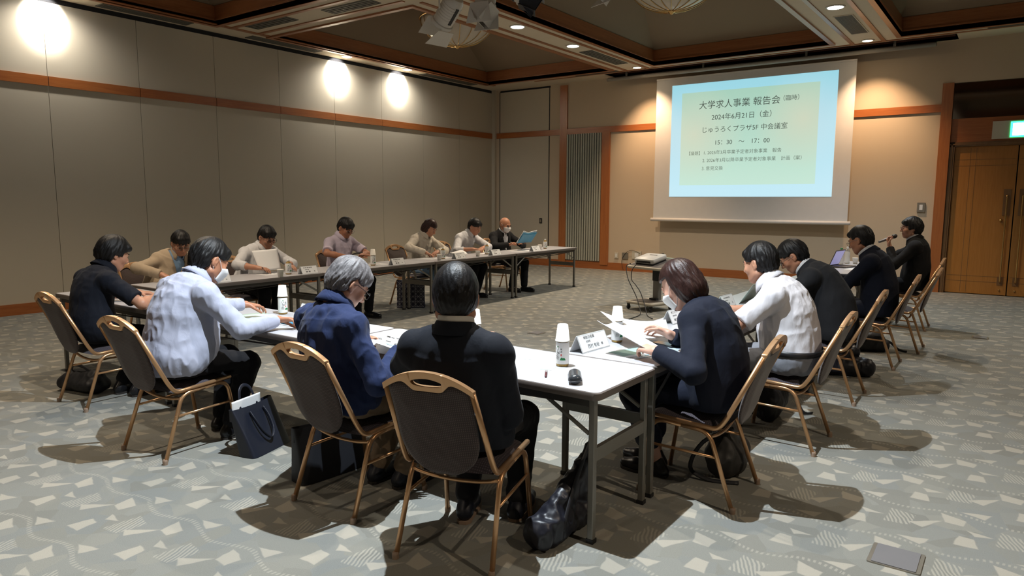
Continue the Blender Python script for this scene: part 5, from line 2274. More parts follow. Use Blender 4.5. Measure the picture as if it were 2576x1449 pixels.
def bottle(x, y, label, face, kind='tea', tall=.165, capm='cap_white', cup=False, z=TT):
    t = thing('tea_bottle', label, 'bottle', (x, y, z), face, 'tea bottles on the tables')
    k = tall / .165
    g = MB()
    g.lathe([(.026, .0), (.031, .004), (.0325, .012), (.031, .020), (.0325, .028), (.0325, .095 * k), (.031, .103 * k), (.0325, .108 * k), (.030, .120 * k), (.020, .136 * k), (.0135, .143 * k), (.0130, .150 * k)], 24)
    g.build('bottle', M['tea'] if kind == 'tea' else M['clear'], t, smooth=True)
    g = MB()
    g.lathe([(.0331, .014), (.0336, .016), (.0336, .112 * k), (.0318, .122 * k)], 28, cap=False)
    lb = g.build('label', M['label'], t, smooth=True)
    g = MB()
    g.lathe([(.0150, .146 * k), (.0152, .148 * k), (.0152, .163 * k), (.0140, .165 * k), (0, .165 * k)], 18)
    g.build('cap', M[capm], t, smooth=True)
    if kind == 'tea':
        # brush lettering down the label, small characters beside it, a red seal and a green hill
        def wrap(me, ang, zc, sc=1.0):
            for v in me.vertices:
                a = ang + v.co.x / .0339
                v.co = Vector((.0341 * math.sin(a), -.0341 * math.cos(a), zc + v.co.y))
            return me
        parts = []
        for i, chh in enumerate('いび茶'):
            parts.append((wrap(glyphs(chh, .024), -.05 + .08 * (i % 2), .087 - .021 * i), Matrix.Identity(4)))
        for i, chh in enumerate('美濃'):
            parts.append((wrap(glyphs(chh, .011), .55, .088 - .012 * i), Matrix.Identity(4)))
        link('lettering', merge_meshes(parts), M['ink'], lb)
        def patch(name, a0, a1, z0, z1, mat, fn=None):
            g = MB()
            n = 8
            for i in range(n + 1):
                a = a0 + (a1 - a0) * i / n
                top = z1 if fn is None else z0 + (z1 - z0) * fn(i / n)
                g.v += [(.0340 * math.sin(a), -.0340 * math.cos(a), z0), (.0340 * math.sin(a), -.0340 * math.cos(a), top)]
            for i in range(n):
                g.f.append((2 * i, 2 * i + 2, 2 * i + 3, 2 * i + 1))
                g.mi.append(0)
            g.build(name, mat, lb)
        patch('red_seal', .48, .64, .055, .066, M['ink_red'])
        patch('green_hill', .35, 1.25, .034, .056, M['ink_green'], lambda s: max(0.05, math.sin(PI * s) * (.75 + .25 * math.sin(9 * s))))
        patch('green_mark', -.1, .12, .098, .104, M['ink_green'])
    return t


def paper_cup(x, y, label, z=TT, up=True, tilt=0.0, ta=0.0):
    t = thing('paper_cup', label, 'cup', (x, y, z), 0, 'paper cups on the tables')
    H_, r0, r1 = .082, .0255, .0355
    prof = [(0, .004), (r0 - .002, .004), (r0, 0), (r1, H_ - .004), (r1 + .0018, H_ - .003), (r1 + .0018, H_), (r1 - .001, H_), (r0 - .0012, .006), (0, .006)]
    if not up:
        prof = [(r, H_ - z_) for r, z_ in reversed(prof)]
    g = MB()
    g.lathe(prof, 28, 0, Matrix.Rotation(tilt, 4, Vector((math.cos(ta), math.sin(ta), 0))))
    g.build('cup', M['cup'], t, smooth=True)
    return t


FC = {  # heading that turns a label's front (local -y) towards the camera side
}


def tocam(x, y):
    return math.atan2(y, x) + PI / 2 if False else math.atan2(-y, -x) + PI / 2


for (x, y, tw, lab, clab, tl) in (
        (-1.81, 2.93, -.75, 'tea bottle with an upturned cup standing nearest the table corner', 'upturned paper cup on the tea bottle nearest the table corner', .06),
        (-1.87, 3.63, .1, 'tea bottle with an upturned cup beside the sheets of the woman in navy', 'upturned paper cup on the tea bottle beside the woman in navy', .03),
        (-4.27, 3.08, .05, 'tea bottle with an upturned cup between the pale blue shirt and the grey haired man', 'upturned paper cup on the tea bottle in front of the man in pale blue', -.03),
        (-2.46, 3.04, .05, 'tea bottle with an upturned cup past the head of the dark-suited man', 'upturned paper cup on the tea bottle behind the black haired head', -.03)):
    bottle(x, y, lab, tocam(x, y) + tw)
    # the upturned cup rests with its rim on the shoulder of the bottle
    paper_cup(x, y, clab, TT + .128, False, tl, .6)
bottle(-6.53, 4.80, 'amber tea bottle beside an upright cup, before the man with the sheaf', tocam(-6.5, 4.8))
paper_cup(-6.37, 4.58, 'upright paper cup at the table edge before the man with the sheaf')
bottle(-6.58, 6.10, 'tea bottle with an upturned cup before the man with the phone', tocam(-6.5, 6.1))
paper_cup(-6.58, 6.10, 'upturned paper cup on the tea bottle before the man with the phone', TT + .128, False)
bottle(-6.56, 3.62, 'tea bottle with a white cap before the person in the beige jacket', tocam(-6.5, 3.6))
paper_cup(-6.70, 3.60, 'upright paper cup beside the bottle before the beige jacket')
bottle(-6.58, 7.42, 'tea bottle with a white cap between the cup and name stand before the cream blouse', tocam(-6.5, 7.4))
paper_cup(-6.45, 7.20, 'upright paper cup at the elbow of the woman in the cream blouse')
bottle(-6.62, 8.48, 'tea bottle with a white cap before the young man in the white shirt', tocam(-6.5, 8.4))
paper_cup(-6.47, 8.07, 'upright paper cup before the young man in the white shirt')
bottle(-6.63, 10.12, 'tea bottle with a white cap at the far end of the wall row', tocam(-6.5, 10))
paper_cup(-6.55, 9.84, 'upright paper cup at the far end of the wall row')
bottle(-1.90, 10.02, 'clear bottle with a green cap beside the open laptop', tocam(-1.9, 10) + .8, 'clear', .215, 'cap_green')
bottle(-1.86, 10.20, 'bottle with a white cap behind the green-capped bottle near the laptop', tocam(-1.9, 10) + .8, 'clear', .225, 'cap_white')
bottle(-1.98, 8.52, 'amber tea bottle with a white cap behind the charcoal suit, left of the laptop', tocam(-1.9, 9), 'tea', .20)
paper_cup(-1.76, 10.20, 'tall white paper cup right of the bottles by the laptop')


# ---------------------------------------------------------------- folded name stands
def name_stand(x, y, rz, lines, label, w=.20, h=.085, both=False):
    """tent: text face looks along local -y, its top leaning back"""
    t = thing('name_stand', label, 'name stand', (x, y, TT), rz, 'name stands on the tables')
    d = .042
    th = .003
    g = MB()
    for s in (-1, 1):
        q = [Vector((-w / 2, s * d, 0)), Vector((w / 2, s * d, 0)), Vector((w / 2, 0, h)), Vector((-w / 2, 0, h))]
        n = Vector((0, s * h, d)).normalized() * th
        g.add([p for p in q] + [p + n for p in q], [(0, 1, 2, 3), (7, 6, 5, 4), (0, 4, 5, 1), (1, 5, 6, 2), (2, 6, 7, 3), (3, 7, 4, 0)])
    g.build('acrylic_tent', M['acrylic'], t)
    ang = math.atan2(h, d)
    for s in ((-1, 1) if both else (-1,)):
        A = Matrix.Rotation(0 if s < 0 else PI, 4, 'Z') @ Matrix.Translation((0, -d / 2, h / 2)) @ Matrix.Rotation(ang, 4, 'X') @ Matrix.Translation((0, 0, .0036))
        g = MB()
        L = math.hypot(h, d)
        g.box((-w / 2 + .006, -L / 2 + .006, -.0004), (w / 2 - .006, L / 2 - .005, .0002), 0, A)
        card = g.build('card', M['paper'], t)
        parts, bars = [], MB()
        for (txt, px, pz, sz, al) in lines:
            if isinstance(txt, str):
                parts.append((glyphs(txt, sz, al), A @ Matrix.Translation((px, pz, .0006))))
            else:      # a line too small to read: its smudged words
                xx = px
                for ww in txt:
                    bars.box((xx, pz - sz * .4, .0003), (xx + ww, pz + sz * .4, .0006), 0, A)
                    xx += ww + sz * .5
        if parts:
            link('lettering', merge_meshes(parts), M['ink'], card)
        if bars.v:
            bars.build('small_print', M['ink_grey'], card)
    return t


BL = lambda s=.012: [((.018, .018, .018, .018, .018), -.075, .028, s, 'L'), ((.03, .02), -.06, .006, .008, 'L'), ((.026, .024), -.055, -.020, .020, 'L'), ('様', .062, -.020, .017, 'CENTER')]
name_stand(-1.895, 3.36, PI / 2 - .08, [('㈱飯沼産業', -.086, .031, .021, 'LEFT'), ('秘書室', -.072, .008, .014, 'LEFT'), ('西村 有絵', -.070, -.021, .026, 'LEFT'), ('様', .068, -.021, .019, 'CENTER')],
           'name stand between the two bottles nearest the table corner, three printed lines', .27, .09)
name_stand(-3.98, 3.10, -.1, [('㈱キタガワマ', -.086, .031, .020, 'LEFT'), ('総務部長', -.072, .008, .014, 'LEFT'), ((.026, .024), -.07, -.020, .020, 'L')],
           'name stand half hidden by the shoulder of the grey haired man', .22, .09)
name_stand(-1.87, 4.47, PI / 2 - .05, [('㈱エフワン', -.08, .031, .020, 'LEFT'), ((.03, .02), -.07, .008, .01, 'L'), ((.026, .024), -.07, -.02, .02, 'L')],
           'name stand just past the face of the woman in navy', .22, .09)
name_stand(-1.84, 5.40, PI / 2 - .05, BL(), 'name stand on the mint paper before the man in the white short-sleeved shirt', .22, .09)
for (y, lab) in ((3.90, 'name stand at the shoulder of the pale blue shirt, before the beige jacket'),
                 (4.98, 'name stand right of the amber tea bottle before the man with the sheaf'),
                 (6.36, 'name stand right of the upturned cup before the man with the phone'),
                 (7.58, 'name stand right of the bottle before the cream blouse'),
                 (8.42, 'name stand before the young man in the white shirt'),
                 (9.50, 'name stand beside the papers of the bald man')):
    ln = BL()
    if y == 3.90:
        ln = [((.018, .018, .018), -.075, .028, .012, 'L'), ('淳子', -.02, -.020, .026, 'LEFT'), ('様', .062, -.020, .017, 'CENTER')]
    name_stand(-6.42, y, PI / 2, ln, lab, .22, .085)

# ---------------------------------------------------------------- papers, booklets, pens, phones
G = 'papers on the tables'
txt = [(.12, .80 - .07 * i, .12 + .7 * (.6 + .4 * ((i * 7) % 5) / 5), .82 - .07 * i, 'ink_grey') for i in range(8)]
flat_sheet('white sheet with a teal line at the right hand of the nearest man', -1.97, 2.86, .30, .21, .30, M['paper'], marks=[(.80, .04, .97, .075, 'map_green'), (.1, .90, .6, .92, 'ink_grey')])
flat_sheet('white handout with a printed green map under the hand of the woman in navy', -1.66, 3.40, .30, .24, PI / 2 - .35, M['paper'],
           marks=[(.18, .34, .92, .86, 'map_green'), (.15, .14, .50, .18, 'ink_grey'), (.55, .14, .9, .18, 'ink_cyan')])
flat_sheet('pale blue sheet under the phone beside the woman in navy', -1.60, 3.66, .21, .297, .2, flat('pale_blue_paper', (.60, .74, .86), .75))
cs = [(-2.00, 3.66, .865), (-1.72, 3.98, .80), (-1.60, 3.76, .755), (-1.74, 3.46, .800)]
bent_sheet('paper', 'large white sheet held up and curling in front of the woman in navy', cs, M['paper'], -.03, None, .0012, (0, 0, 1))
cs = [(-1.80, 3.26, .885), (-1.78, 3.42, .86), (-1.48, 3.36, .765), (-1.50, 3.24, .772)]
bent_sheet('paper', 'narrow white sheet on edge in the near hand of the woman in navy', cs, M['paper'], -.02, None, .0012, (0, 0, 1))
cs = PAPER3
o = bent_sheet('paper', 'printed white sheet with blue lines held tilted by the grey haired man', cs, M['paper'], .012, None, .0012)
mark_sheet(o, cs, [(.06, .62, .20, .68, 'ink'), (.22, .60, .34, .66, 'ink_grey'), (.10, .72, .26, .76, 'ink'), (.45, .66, .58, .70, 'ink_grey'), (.60, .05, .95, .075, 'ink_cyan'), (.40, .10, .55, .12, 'ink_grey'),
                   (.30, .30, .40, .36, 'ink'), (.42, .33, .50, .37, 'ink'), (.52, .29, .60, .33, 'ink_grey'), (.68, .68, .86, .78, 'ink_grey'), (.55, .86, .75, .89, 'ink_cyan'), (.62, .16, .80, .18, 'ink_cyan')], .016)
flat_sheet('mint green sheet on the table beside the pale blue sleeve', -4.32, 2.91, .30, .21, -.12, M['paper_mint'])
bk = thing('booklet', 'blue-covered booklet under the hand of the man in pale blue', 'booklet', (-3.80, 2.90, TT), -.1)
b = MB()
b.grid(lambda u, v: ((u - .5) * .30, (v - .5) * .21, .012 + .012 * math.sin(PI * u)), 10, 3, thick=.004)
b.build('cover', M['paper_blue'], bk, smooth=True)
b = MB()
b.box((-.15, -.112, .001), (.14, .10, .005))
b.build('pages', M['paper'], bk)
flat_sheet('white sheet under the hands of the young man in the navy polo', -5.50, 2.83, .297, .21, -.25, M['paper'])
flat_sheet('open white papers before the cream blouse', -6.74, 7.40, .30, .42, 0, M['paper'], marks=txt)
flat_sheet('white papers with a red edged folder before the young man in the white shirt', -6.78, 8.60, .30, .40, 0, M['paper'], marks=[(.9, .1, .95, .9, 'ink_red')])
cs = [(-6.90, 7.82, .702), (-6.62, 7.80, .702), (-6.62, 8.02, .73), (-6.90, 8.06, .735)]
bent_sheet('paper', 'white bag-like bundle of paper between the blouse and the white shirt', cs, M['paper'], .05, None, .002)
flat_sheet('white papers before the man with the phone', -6.70, 6.22, .297, .30, 0, M['paper'], marks=txt)
flat_sheet('white papers under the hands of the man with the sheaf', -6.72, 4.72, .21, .297, 0, M['paper'], marks=txt)
flat_sheet('white papers before the bald man', -6.70, 9.46, .297, .42, 0, M['paper'], marks=txt)
flat_sheet('mint green papers under the name stand in the right row', -1.74, 5.22, .30, .42, 0, M['paper_mint'])
flat_sheet('white and mint papers at the hands of the man in white short sleeves', -1.62, 4.86, .297, .21, 0, M['paper'], z=TT + .002)
cs = [(-1.80, 5.60, .70), (-1.80, 5.98, .70), (-1.70, 6.02, .84), (-1.70, 5.62, .86)]
bent_sheet('paper', 'mint sheet held up before the man in the charcoal suit', cs, M['paper_mint'], .01, None, .0012, (-1, 0, 0))
flat_sheet('white papers at the hand of the man in the navy suit', -1.60, 7.55, .21, .30, 0, M['paper'])
flat_sheet('white papers beside the laptop before the man with the microphone', -1.62, 9.40, .21, .30, 0, M['paper'])
# sheaf held upright by the man with black glasses
cs = [(-6.80, 4.62, .735), (-6.80, 4.90, .735), (-6.90, 4.93, .965), (-6.90, 4.60, .955)]
o = bent_sheet('paper', 'white sheaf standing upright against the chest of the young man with black glasses', cs, M['paper'], .03, None, .004, (1, 0, 0))
mark_sheet(o, cs, [(.22 + .06 * (i % 2), .12, .235 + .06 * (i % 2), .8, 'ink_grey') for i in range(2)] + [(.62, .15, .64, .85, 'ink_grey'), (.74, .2, .755, .8, 'ink_grey')], -.036)
# open booklet of the bald man
bk = thing('booklet', 'blue booklet held open by the bald man in the mask', 'booklet', (-6.72, 9.62, .80), -PI / 2)
b = MB()
b.grid(lambda u, v: ((u - .5) * .40, -.01 + .02 * abs(u - .5) + .13 * v - .02 * math.sin(PI * u), .02 + .15 * v + .05 * abs(u - .5) * v), 14, 6, thick=.003)
b.build('cover', M['paper_blue'], bk, smooth=True)
b = MB()
b.grid(lambda u, v: ((u - .5) * .39, -.035 + .02 * abs(u - .5) + .15 * v - .03 * math.sin(PI * u), .03 + .165 * v + .07 * abs(u - .5) * v), 14, 6, thick=.006)
b.build('pages', M['paper'], bk, smooth=True)
# glasses case, pen, phones
gc = thing('glasses_case', 'shiny dark grey glasses case lying on the near table corner', 'case', (-1.60, 2.70, TT), .55)
S = Solid(.004)
S.ecap((0, -.052, .024), (0, .052, .024), (1, 0, 0), (.030, .023), (.030, .023), .004)
S.plane_cut((0, 0, .0015), (0, 0, -1))
link('case_body', S.mesh('case'), flat('gunmetal_shell', (.045, .05, .055), .22), gc)
b = MB()
b.tube([(.0305 * math.cos(2 * PI * k / 24), .052 * (1 if math.sin(2 * PI * k / 24) > 0 else -1) + .0285 * math.sin(2 * PI * k / 24), .020) for k in range(24)], .0012, 6, closed=True)
b.build('seam', M['black'], gc)
pn = thing('pen', 'short dark multicolour pen lying on the table beside the glasses case', 'pen', (-1.77, 2.72, TT + .006), .55)
b = MB()
b.tube([(0, -.055, 0), (0, -.045, 0), (0, .05, 0), (0, .065, 0)], [.0015, .0055, .006, .0045], 10)
b.build('barrel', flat('maroon_plastic', (.09, .02, .025), .3), pn, smooth=True)
b = MB()
b.box((-.0015, .005, .005), (.0015, .055, .009))
b.build('clip', M['cap_white'], pn)
for (x, y, z, rz, tilt, lab) in ((-1.60, 3.70, TT + .008, 1.3, 0, 'black smartphone in a case on the pale blue sheet'),
                                 (-6.82, 6.06, .845, .2, -.35, 'black smartphone in the hands of the man in the lavender shirt')):
    ph = thing('smartphone', lab, 'phone', (x, y, z), rz)
    A = Matrix.Rotation(tilt, 4, 'Y')
    b = MB()
    b.prism(rrect(-.037, -.075, .037, .075, .010, 4), -.005, .005, 0, A, .001)
    b.build('case', M['black'], ph)
    b = MB()
    b.prism(rrect(-.033, -.070, .033, .070, .008, 4), .005, .0056, 0, A)
    b.build('glass', flat('phone_glass', (.03, .03, .034), .12), ph)
pn = thing('pen', 'black pen in the hand of the man with the sheaf', 'pen', (-6.76, 4.62, .775), 1.2)
b = MB()
b.tube([(0, -.07, 0), (0, .07, 0)], .005, 8)
b.build('barrel', M['black'], pn, smooth=True)
b = MB()
b.tube([(0, -.08, 0), (0, -.07, 0)], [.001, .004], 8)
b.build('tip', M['specs_metal'], pn, smooth=True)
# microphone
mi = thing('microphone', 'dark handheld microphone held to the mouth of the man at the far right', 'microphone', (-1.31, 9.60, 1.075))
b = MB()
A = Vector((-.10, -.02, -.045))
Bq = Vector((.045, .02, .022))
b.tube([A, A.lerp(Bq, .1), A.lerp(Bq, .9), Bq], [.012, .0145, .019, .019], 14)
b.build('handle', M['mic'], mi, smooth=True)
b = MB()
dq = (Bq - A).normalized()
b.tube([Bq, Bq + dq * .008, Bq + dq * .03, Bq + dq * .048, Bq + dq * .056], [.021, .026, .027, .019, .004], 14)
b.build('grille_head', flat('mic_mesh', (.05, .045, .042), .5, .5), mi, smooth=True)
# laptop
lp = thing('laptop', 'thin grey laptop standing open on the right row of tables', 'laptop', (-1.80, 9.62, TT), PI / 2 - .15)
b = MB()
b.prism(rrect(-.16, -.11, .16, .11, .012, 3), .003, .017, bev=.002)
b.build('base', M['laptop'], lp)
b = MB()
b.box((-.14, -.03, .017), (.14, .085, .0185))
b.build('keyboard', M['black'], lp)
A = Matrix.Translation((0, .108, .017)) @ Matrix.Rotation(math.radians(112), 4, 'X')
b = MB()
b.prism(rrect(-.16, 0, .16, .215, .01, 3), -.007, 0, 0, A)
sc2 = b.build('lid', M['laptop'], lp)
b = MB()
b.box((-.148, .012, .0), (.148, .20, .001), 0, Matrix.Translation((0, .108, .017)) @ Matrix.Rotation(math.radians(112), 4, 'X') @ Matrix.Translation((0, 0, .0003)))
b.build('screen', M['laptop_screen'], lp)


# ---------------------------------------------------------------- bags on the floor
def tote(name, label, x, y, rz, w, h, d, mat, lean=(0, 0), top=1.0, handle=True, strapm=None, hang=False, cat='bag'):
    t = thing(name, label, cat, (x, y, 0), rz)
    g = MB()
    N = 14

    def ring(k):
        z = h * k
        wx, dy = w / 2 * (1 + (top - 1) * k), d / 2 * (1 - .72 * k ** 1.5)
        sag = .012 * math.sin(PI * k)
        pts = []
        for i in range(4 * N):
            s = i / (4 * N) * 2 * PI
            c_, s_ = math.cos(s), math.sin(s)
            e = .32
            px = math.copysign(abs(c_) ** e, c_) * (wx - sag * .4)
            py = math.copysign(abs(s_) ** e, s_) * (dy - sag * (1 - abs(c_)))
            pts.append((px + lean[0] * k, py + lean[1] * k, z + .002 + .010 * (px / wx) ** 2 * k))
        return pts
    K = 10
    vs = []
    for k in range(K + 1):
        vs += ring(k / K)
    n = 4 * N
    fs = [(k * n + i, k * n + (i + 1) % n, (k + 1) * n + (i + 1) % n, (k + 1) * n + i) for k in range(K) for i in range(n)]
    fs.append(tuple(reversed(range(n))))
    inner = [(p[0] * .985 + lean[0] * .015, p[1] * .93 + lean[1] * .07, p[2] - .004) for p in ring(1.0)]
    low = [(p[0], p[1], p[2] - h * .25) for p in inner]
    b0 = len(vs)
    vs += inner + low
    t0_ = K * n
    fs += [(t0_ + i, t0_ + (i + 1) % n, b0 + (i + 1) % n, b0 + i) for i in range(n)]
    fs += [(b0 + i, b0 + (i + 1) % n, b0 + n + (i + 1) % n, b0 + n + i) for i in range(n)]
    fs.append(tuple(b0 + n + i for i in range(n)))
    g.add(vs, fs)
    body = g.build('bag_body', mat, t, angle=50)
    if handle:
        for s in (-1, 1):
            g = MB()
            y0 = s * d * .16
            if hang and s < 0:
                def fp(x, k, out):
                    return (x + lean[0] * k, -d / 2 * (1 - .72 * k ** 1.5) - out + lean[1] * k, h * k)
                pts = [fp(-w * .17, .90, .004), fp(-w * .17, .72, .016), fp(-w * .12, .45, .020), fp(0, .30, .020), fp(w * .12, .45, .020), fp(w * .17, .72, .016), fp(w * .17, .90, .004)]
            else:
                hh_ = h * .45
                pts = [(-w * .22 + lean[0] * .9, y0 + lean[1] * .9, h * .88), (-w * .20 + lean[0], y0 + lean[1], h + .01), (-w * .13 + lean[0] * 1.1, y0 + s * .01 + lean[1] * 1.1, h + hh_ * .75), (0 + lean[0] * 1.15, y0 + s * .015 + lean[1] * 1.15, h + hh_ * .95),
                       (w * .13 + lean[0] * 1.1, y0 + s * .01 + lean[1] * 1.1, h + hh_ * .75), (w * .20 + lean[0], y0 + lean[1], h + .01), (w * .22 + lean[0] * .9, y0 + lean[1] * .9, h * .88)]
            g.tube(smooth_path(pts, 5), .0085, 8, flat=(1.3, .5))
            g.build('handle', strapm or mat, t, smooth=True)
    return t, body


t, _b = tote('tote_bag', 'navy leather tote leaning beside a near chair, white paper sticking out', -3.66, 2.48, PI / 2 + .29, .35, .27, .13, M['navy_leather'], (.0, .10), 1.02, True, M['navy_leather'], True)
o = bent_sheet('paper', 'white sheet sticking out of the leaning navy tote', [(-3.73, 2.31, .21), (-3.80, 2.55, .21), (-3.80, 2.55, .318), (-3.73, 2.31, .318)], M['paper'], 0, None, .003, (1, 0, 0))
tote('tote_bag', 'black upright tote on the carpet between the two near chairs', -3.04, 2.47, PI / 2 - .1, .44, .30, .15, M['black_nylon'], (0, .0), 1.06, False)
# patterned tote by the cream blouse
pt_, pb = tote('tote_bag', 'navy tote with a pale triangle line pattern under the table of the wall row', -6.98, 7.18, .62, .40, .38, .12, flat('navy_panels', (.012, .014, .035), .35), (0, 0), 1.0, True, M['plate'])
g = MB()
for i in range(5):
    for j in range(5):
        x0, z0 = -.19 + .076 * i, .02 + .072 * j
        yq = -.066 + .042 * ((z0 + .036) / .38) ** 1.5 - .004
        for a, c in (((0, 0), (.076, .072)), ((0, .072), (.076, 0)), ((0, 0), (.076, 0)), ((.038, 0), (.038, .072))):
            g.tube([(x0 + a[0], yq, z0 + a[1]), (x0 + c[0], yq, z0 + c[1])], .0016, 4)
g.build('triangle_pattern', flat('pale_pattern', (.40, .40, .42), .5), pt_)


def soft_bag(name, label, x, y, rz, ops, mat, wr=(.02, 11.0), strap=None, cat='bag', extra=None):
    t = thing(name, label, cat, (x, y, 0), rz)
    S = Solid(.008)
    for o_ in ops:
        S.ecap(*o_[:5], k=o_[5] if len(o_) > 5 else .04)
    S.plane_cut((0, 0, .004), (0, 0, -1))
    link('bag_body', S.mesh('bag', (wr[0], wr[1], (1, 1, .6), 5.5)), mat, t)
    for i, s_ in enumerate(strap or []):
        g = MB()
        g.tube(smooth_path(s_, 5), .010, 8, flat=(1.2, .4))
        g.build('strap', M['black_nylon'], t, smooth=True)
    return t


soft_bag('shoulder_bag', 'glossy black wrinkled bag slumped against the near table leg', -1.60, 2.62, .0,
         [((-.01, -.17, .07), (.0, .15, .07), (1, 0, 0), (.07, .07), (.06, .07)), ((-.01, -.14, .09), (.02, .14, .28), (1, 0, 0), (.055, .06), (.03, .045)), ((.02, .12, .18), (.025, .20, .36), (1, 0, 0), (.045, .05), (.02, .025))],
         M['black_shiny'], (.018, 16.0), [[(.02, .19, .36), (.04, .16, .40), (.05, .05, .30), (.06, -.06, .16), (.07, -.12, .08)]])
soft_bag('shoulder_bag', 'flat black bag lying under the chair of the young man in the navy polo', -5.97, 2.42, .2,
         [((-.16, 0, .06), (.16, 0, .06), (0, 1, 0), (.10, .06), (.10, .06)), ((-.13, 0, .10), (.12, .02, .12), (0, 1, 0), (.07, .05), (.06, .05))], M['black_nylon'], (.012, 12.0), [[(-.14, 0, .13), (-.08, -.02, .2), (.04, -.02, .2), (.12, 0, .14)]])
soft_bag('backpack', 'dark grey backpack standing under the chair of the woman in navy', -1.27, 3.83, .2,
         [((0, -.10, .10), (0, .10, .10), (1, 0, 0), (.09, .10), (.09, .10)), ((0, -.08, .12), (0, .06, .30), (1, 0, 0), (.08, .09), (.06, .07)), ((.07, -.06, .08), (.07, .06, .12), (0, 1, 0), (.06, .05), (.06, .05))],
         flat('dark_grey_nylon', (.028, .026, .024), .6), (.014, 14.0), [[(.05, -.1, .28), (-.10, -.16, .20), (-.16, -.20, .06), (-.06, -.22, .012), (.10, -.20, .012)]])
soft_bag('backpack', 'black bag under the chair of the man in white short sleeves', -1.36, 5.04, .1,
         [((0, -.14, .11), (0, .14, .11), (1, 0, 0), (.09, .11), (.09, .11)), ((0, -.12, .16), (0, .10, .26), (1, 0, 0), (.07, .09), (.06, .07))], M['black_nylon'], (.012, 14.0), [[(.05, .05, .26), (.14, .08, .16), (.20, .10, .03), (.26, .16, .012)]])
soft_bag('shoulder_bag', 'shiny black bag on the carpet between the chairs of the charcoal and navy suits', -1.17, 6.62, .3,
         [((-.16, 0, .08), (.16, .02, .08), (0, 1, 0), (.08, .08), (.08, .08)), ((-.14, 0, .12), (.06, 0, .22), (0, 1, 0), (.06, .07), (.05, .05))], M['black_shiny'], (.014, 14.0), [[(-.1, 0, .2), (-.02, .0, .30), (.06, 0, .27), (.1, 0, .16)]])
soft_bag('shoulder_bag', 'small dark bag with a hanging strap behind the chair of the navy suit', -1.18, 7.86, .3,
         [((-.12, 0, .07), (.12, .02, .07), (0, 1, 0), (.07, .07), (.07, .07)), ((-.1, 0, .1), (.08, 0, .16), (0, 1, 0), (.05, .06), (.05, .05))], M['black_nylon'], (.01, 14.0), [[(.1, 0, .14), (.2, .02, .1), (.28, .03, .03), (.36, .05, .012)]])

# ---------------------------------------------------------------- projector on its wheeled stand
ps = thing('projector_stand', 'cream wheeled stand with a tilted tray in the middle of the room', 'stand', (-4.18, 9.08, 0), -.30)
b = MB()
b.prism(rrect(-.25, -.24, .25, .24, .05), .085, .125, bev=.012)
b.build('base', M['stand_cream'], ps, angle=50)
b = MB()
b.prism(rrect(-.19, -.20, .19, .10, .02), .124, .129)
b.build('base_pad', M['stand_grey'], ps)
for sx in (-1, 1):
    for sy in (-1, 1):
        b = MB()
        b.lathe([(.0, -.014), (.028, -.014), (.032, -.008), (.032, .008), (.028, .014), (0, .014)], 16, 0, Matrix.Translation((sx * .21, sy * .20, .033)) @ Matrix.Rotation(PI / 2, 4, 'Y'))
        cs_ = b.build('caster', M['black'], ps, smooth=True)
        b = MB()
        b.box((sx * .21 - .018, sy * .20 - .012, .045), (sx * .21 + .018, sy * .20 + .012, .09))
        b.build('caster_fork', M['black'], cs_)
b = MB()
b.prism(rrect(-.048, .11, .048, .20, .015), .12, .45)
b.build('lower_post', M['stand_post'], ps, angle=50)
b = MB()
b.prism(rrect(-.056, .10, .056, .21, .018), .40, .60)
b.build('upper_post', M['black'], ps, angle=50)
b = MB()
b.box((-.06, .06, .125), (.06, .12, .155))
b.build('pedal', M['black'], ps)
TA = Matrix.Translation((0, .10, .645)) @ Matrix.Rotation(math.radians(13), 4, 'X')
b = MB()
b.prism(rrect(-.33, -.25, .33, .25, .04), -.018, .018, 0, TA, .01)
b.build('tray', M['stand_cream'], ps, angle=50)
b = MB()
b.prism(rrect(-.30, -.22, .30, .19, .02), .0175, .021, 0, TA)
b.build('tray_pad', M['stand_grey'], ps)
b = MB()
b.prism(rrect(-.27, .195, .27, .235, .012), .0175, .026, 0, TA)
b.build('tray_channel', flat('green_grey_strip', (.28, .36, .31), .4), ps)
pj = thing('projector', 'white projector lying on the tilted tray of the stand', 'projector', tuple(Matrix.Translation((-4.18, 9.08, 0)) @ Matrix.Rotation(-.30, 4, 'Z') @ TA @ Vector((-.06, -.02, .0215))), -.30)
PR = Matrix.Rotation(math.radians(13), 4, 'X')
b = MB()
b.prism(rrect(-.18, -.15, .18, .15, .03), .022, .085, 0, PR, .006)
b.build('housing', flat('white_projector_plastic', (.66, .65, .62), .4), pj, angle=50)
b = MB()
b.prism(rrect(-.172, -.143, .172, .143, .028), .001, .024, 0, PR)
b.build('underside', M['black'], pj)
b = MB()
b.box((-.13, -.1512, .03), (.13, -.149, .06), 0, PR)
b.build('port_panel', M['ventdark'], pj)
b = MB()
b.box((-.07, .06, .0852), (.07, .085, .0862), 0, PR)
b.build('top_slot', M['black'], pj)
b = MB()
b.lathe([(0, 0), (.034, 0), (.036, .018), (.028, .022), (0, .020)], 20, 0, PR @ Matrix.Translation((.09, .15, .055)) @ Matrix.Rotation(-PI / 2, 4, 'X'))
b.build('lens', flat('lens_black', (.01, .01, .012), .1), pj, smooth=True)


def cable(name, label, pts, r=.006):
    o = MB()
    c0 = Vector(pts[0])
    o.tube([p - c0 for p in smooth_path(pts, 7)], r, 8)
    q = o.build(name, M['black'], None, smooth=True, loc=c0)
    return tag(q, label, 'cable', 'black cables of the projector')


L0 = Matrix.Translation((-4.18, 9.08, 0)) @ Matrix.Rotation(-.30, 4, 'Z')


def lw(*p):
    return L0 @ Vector(p)


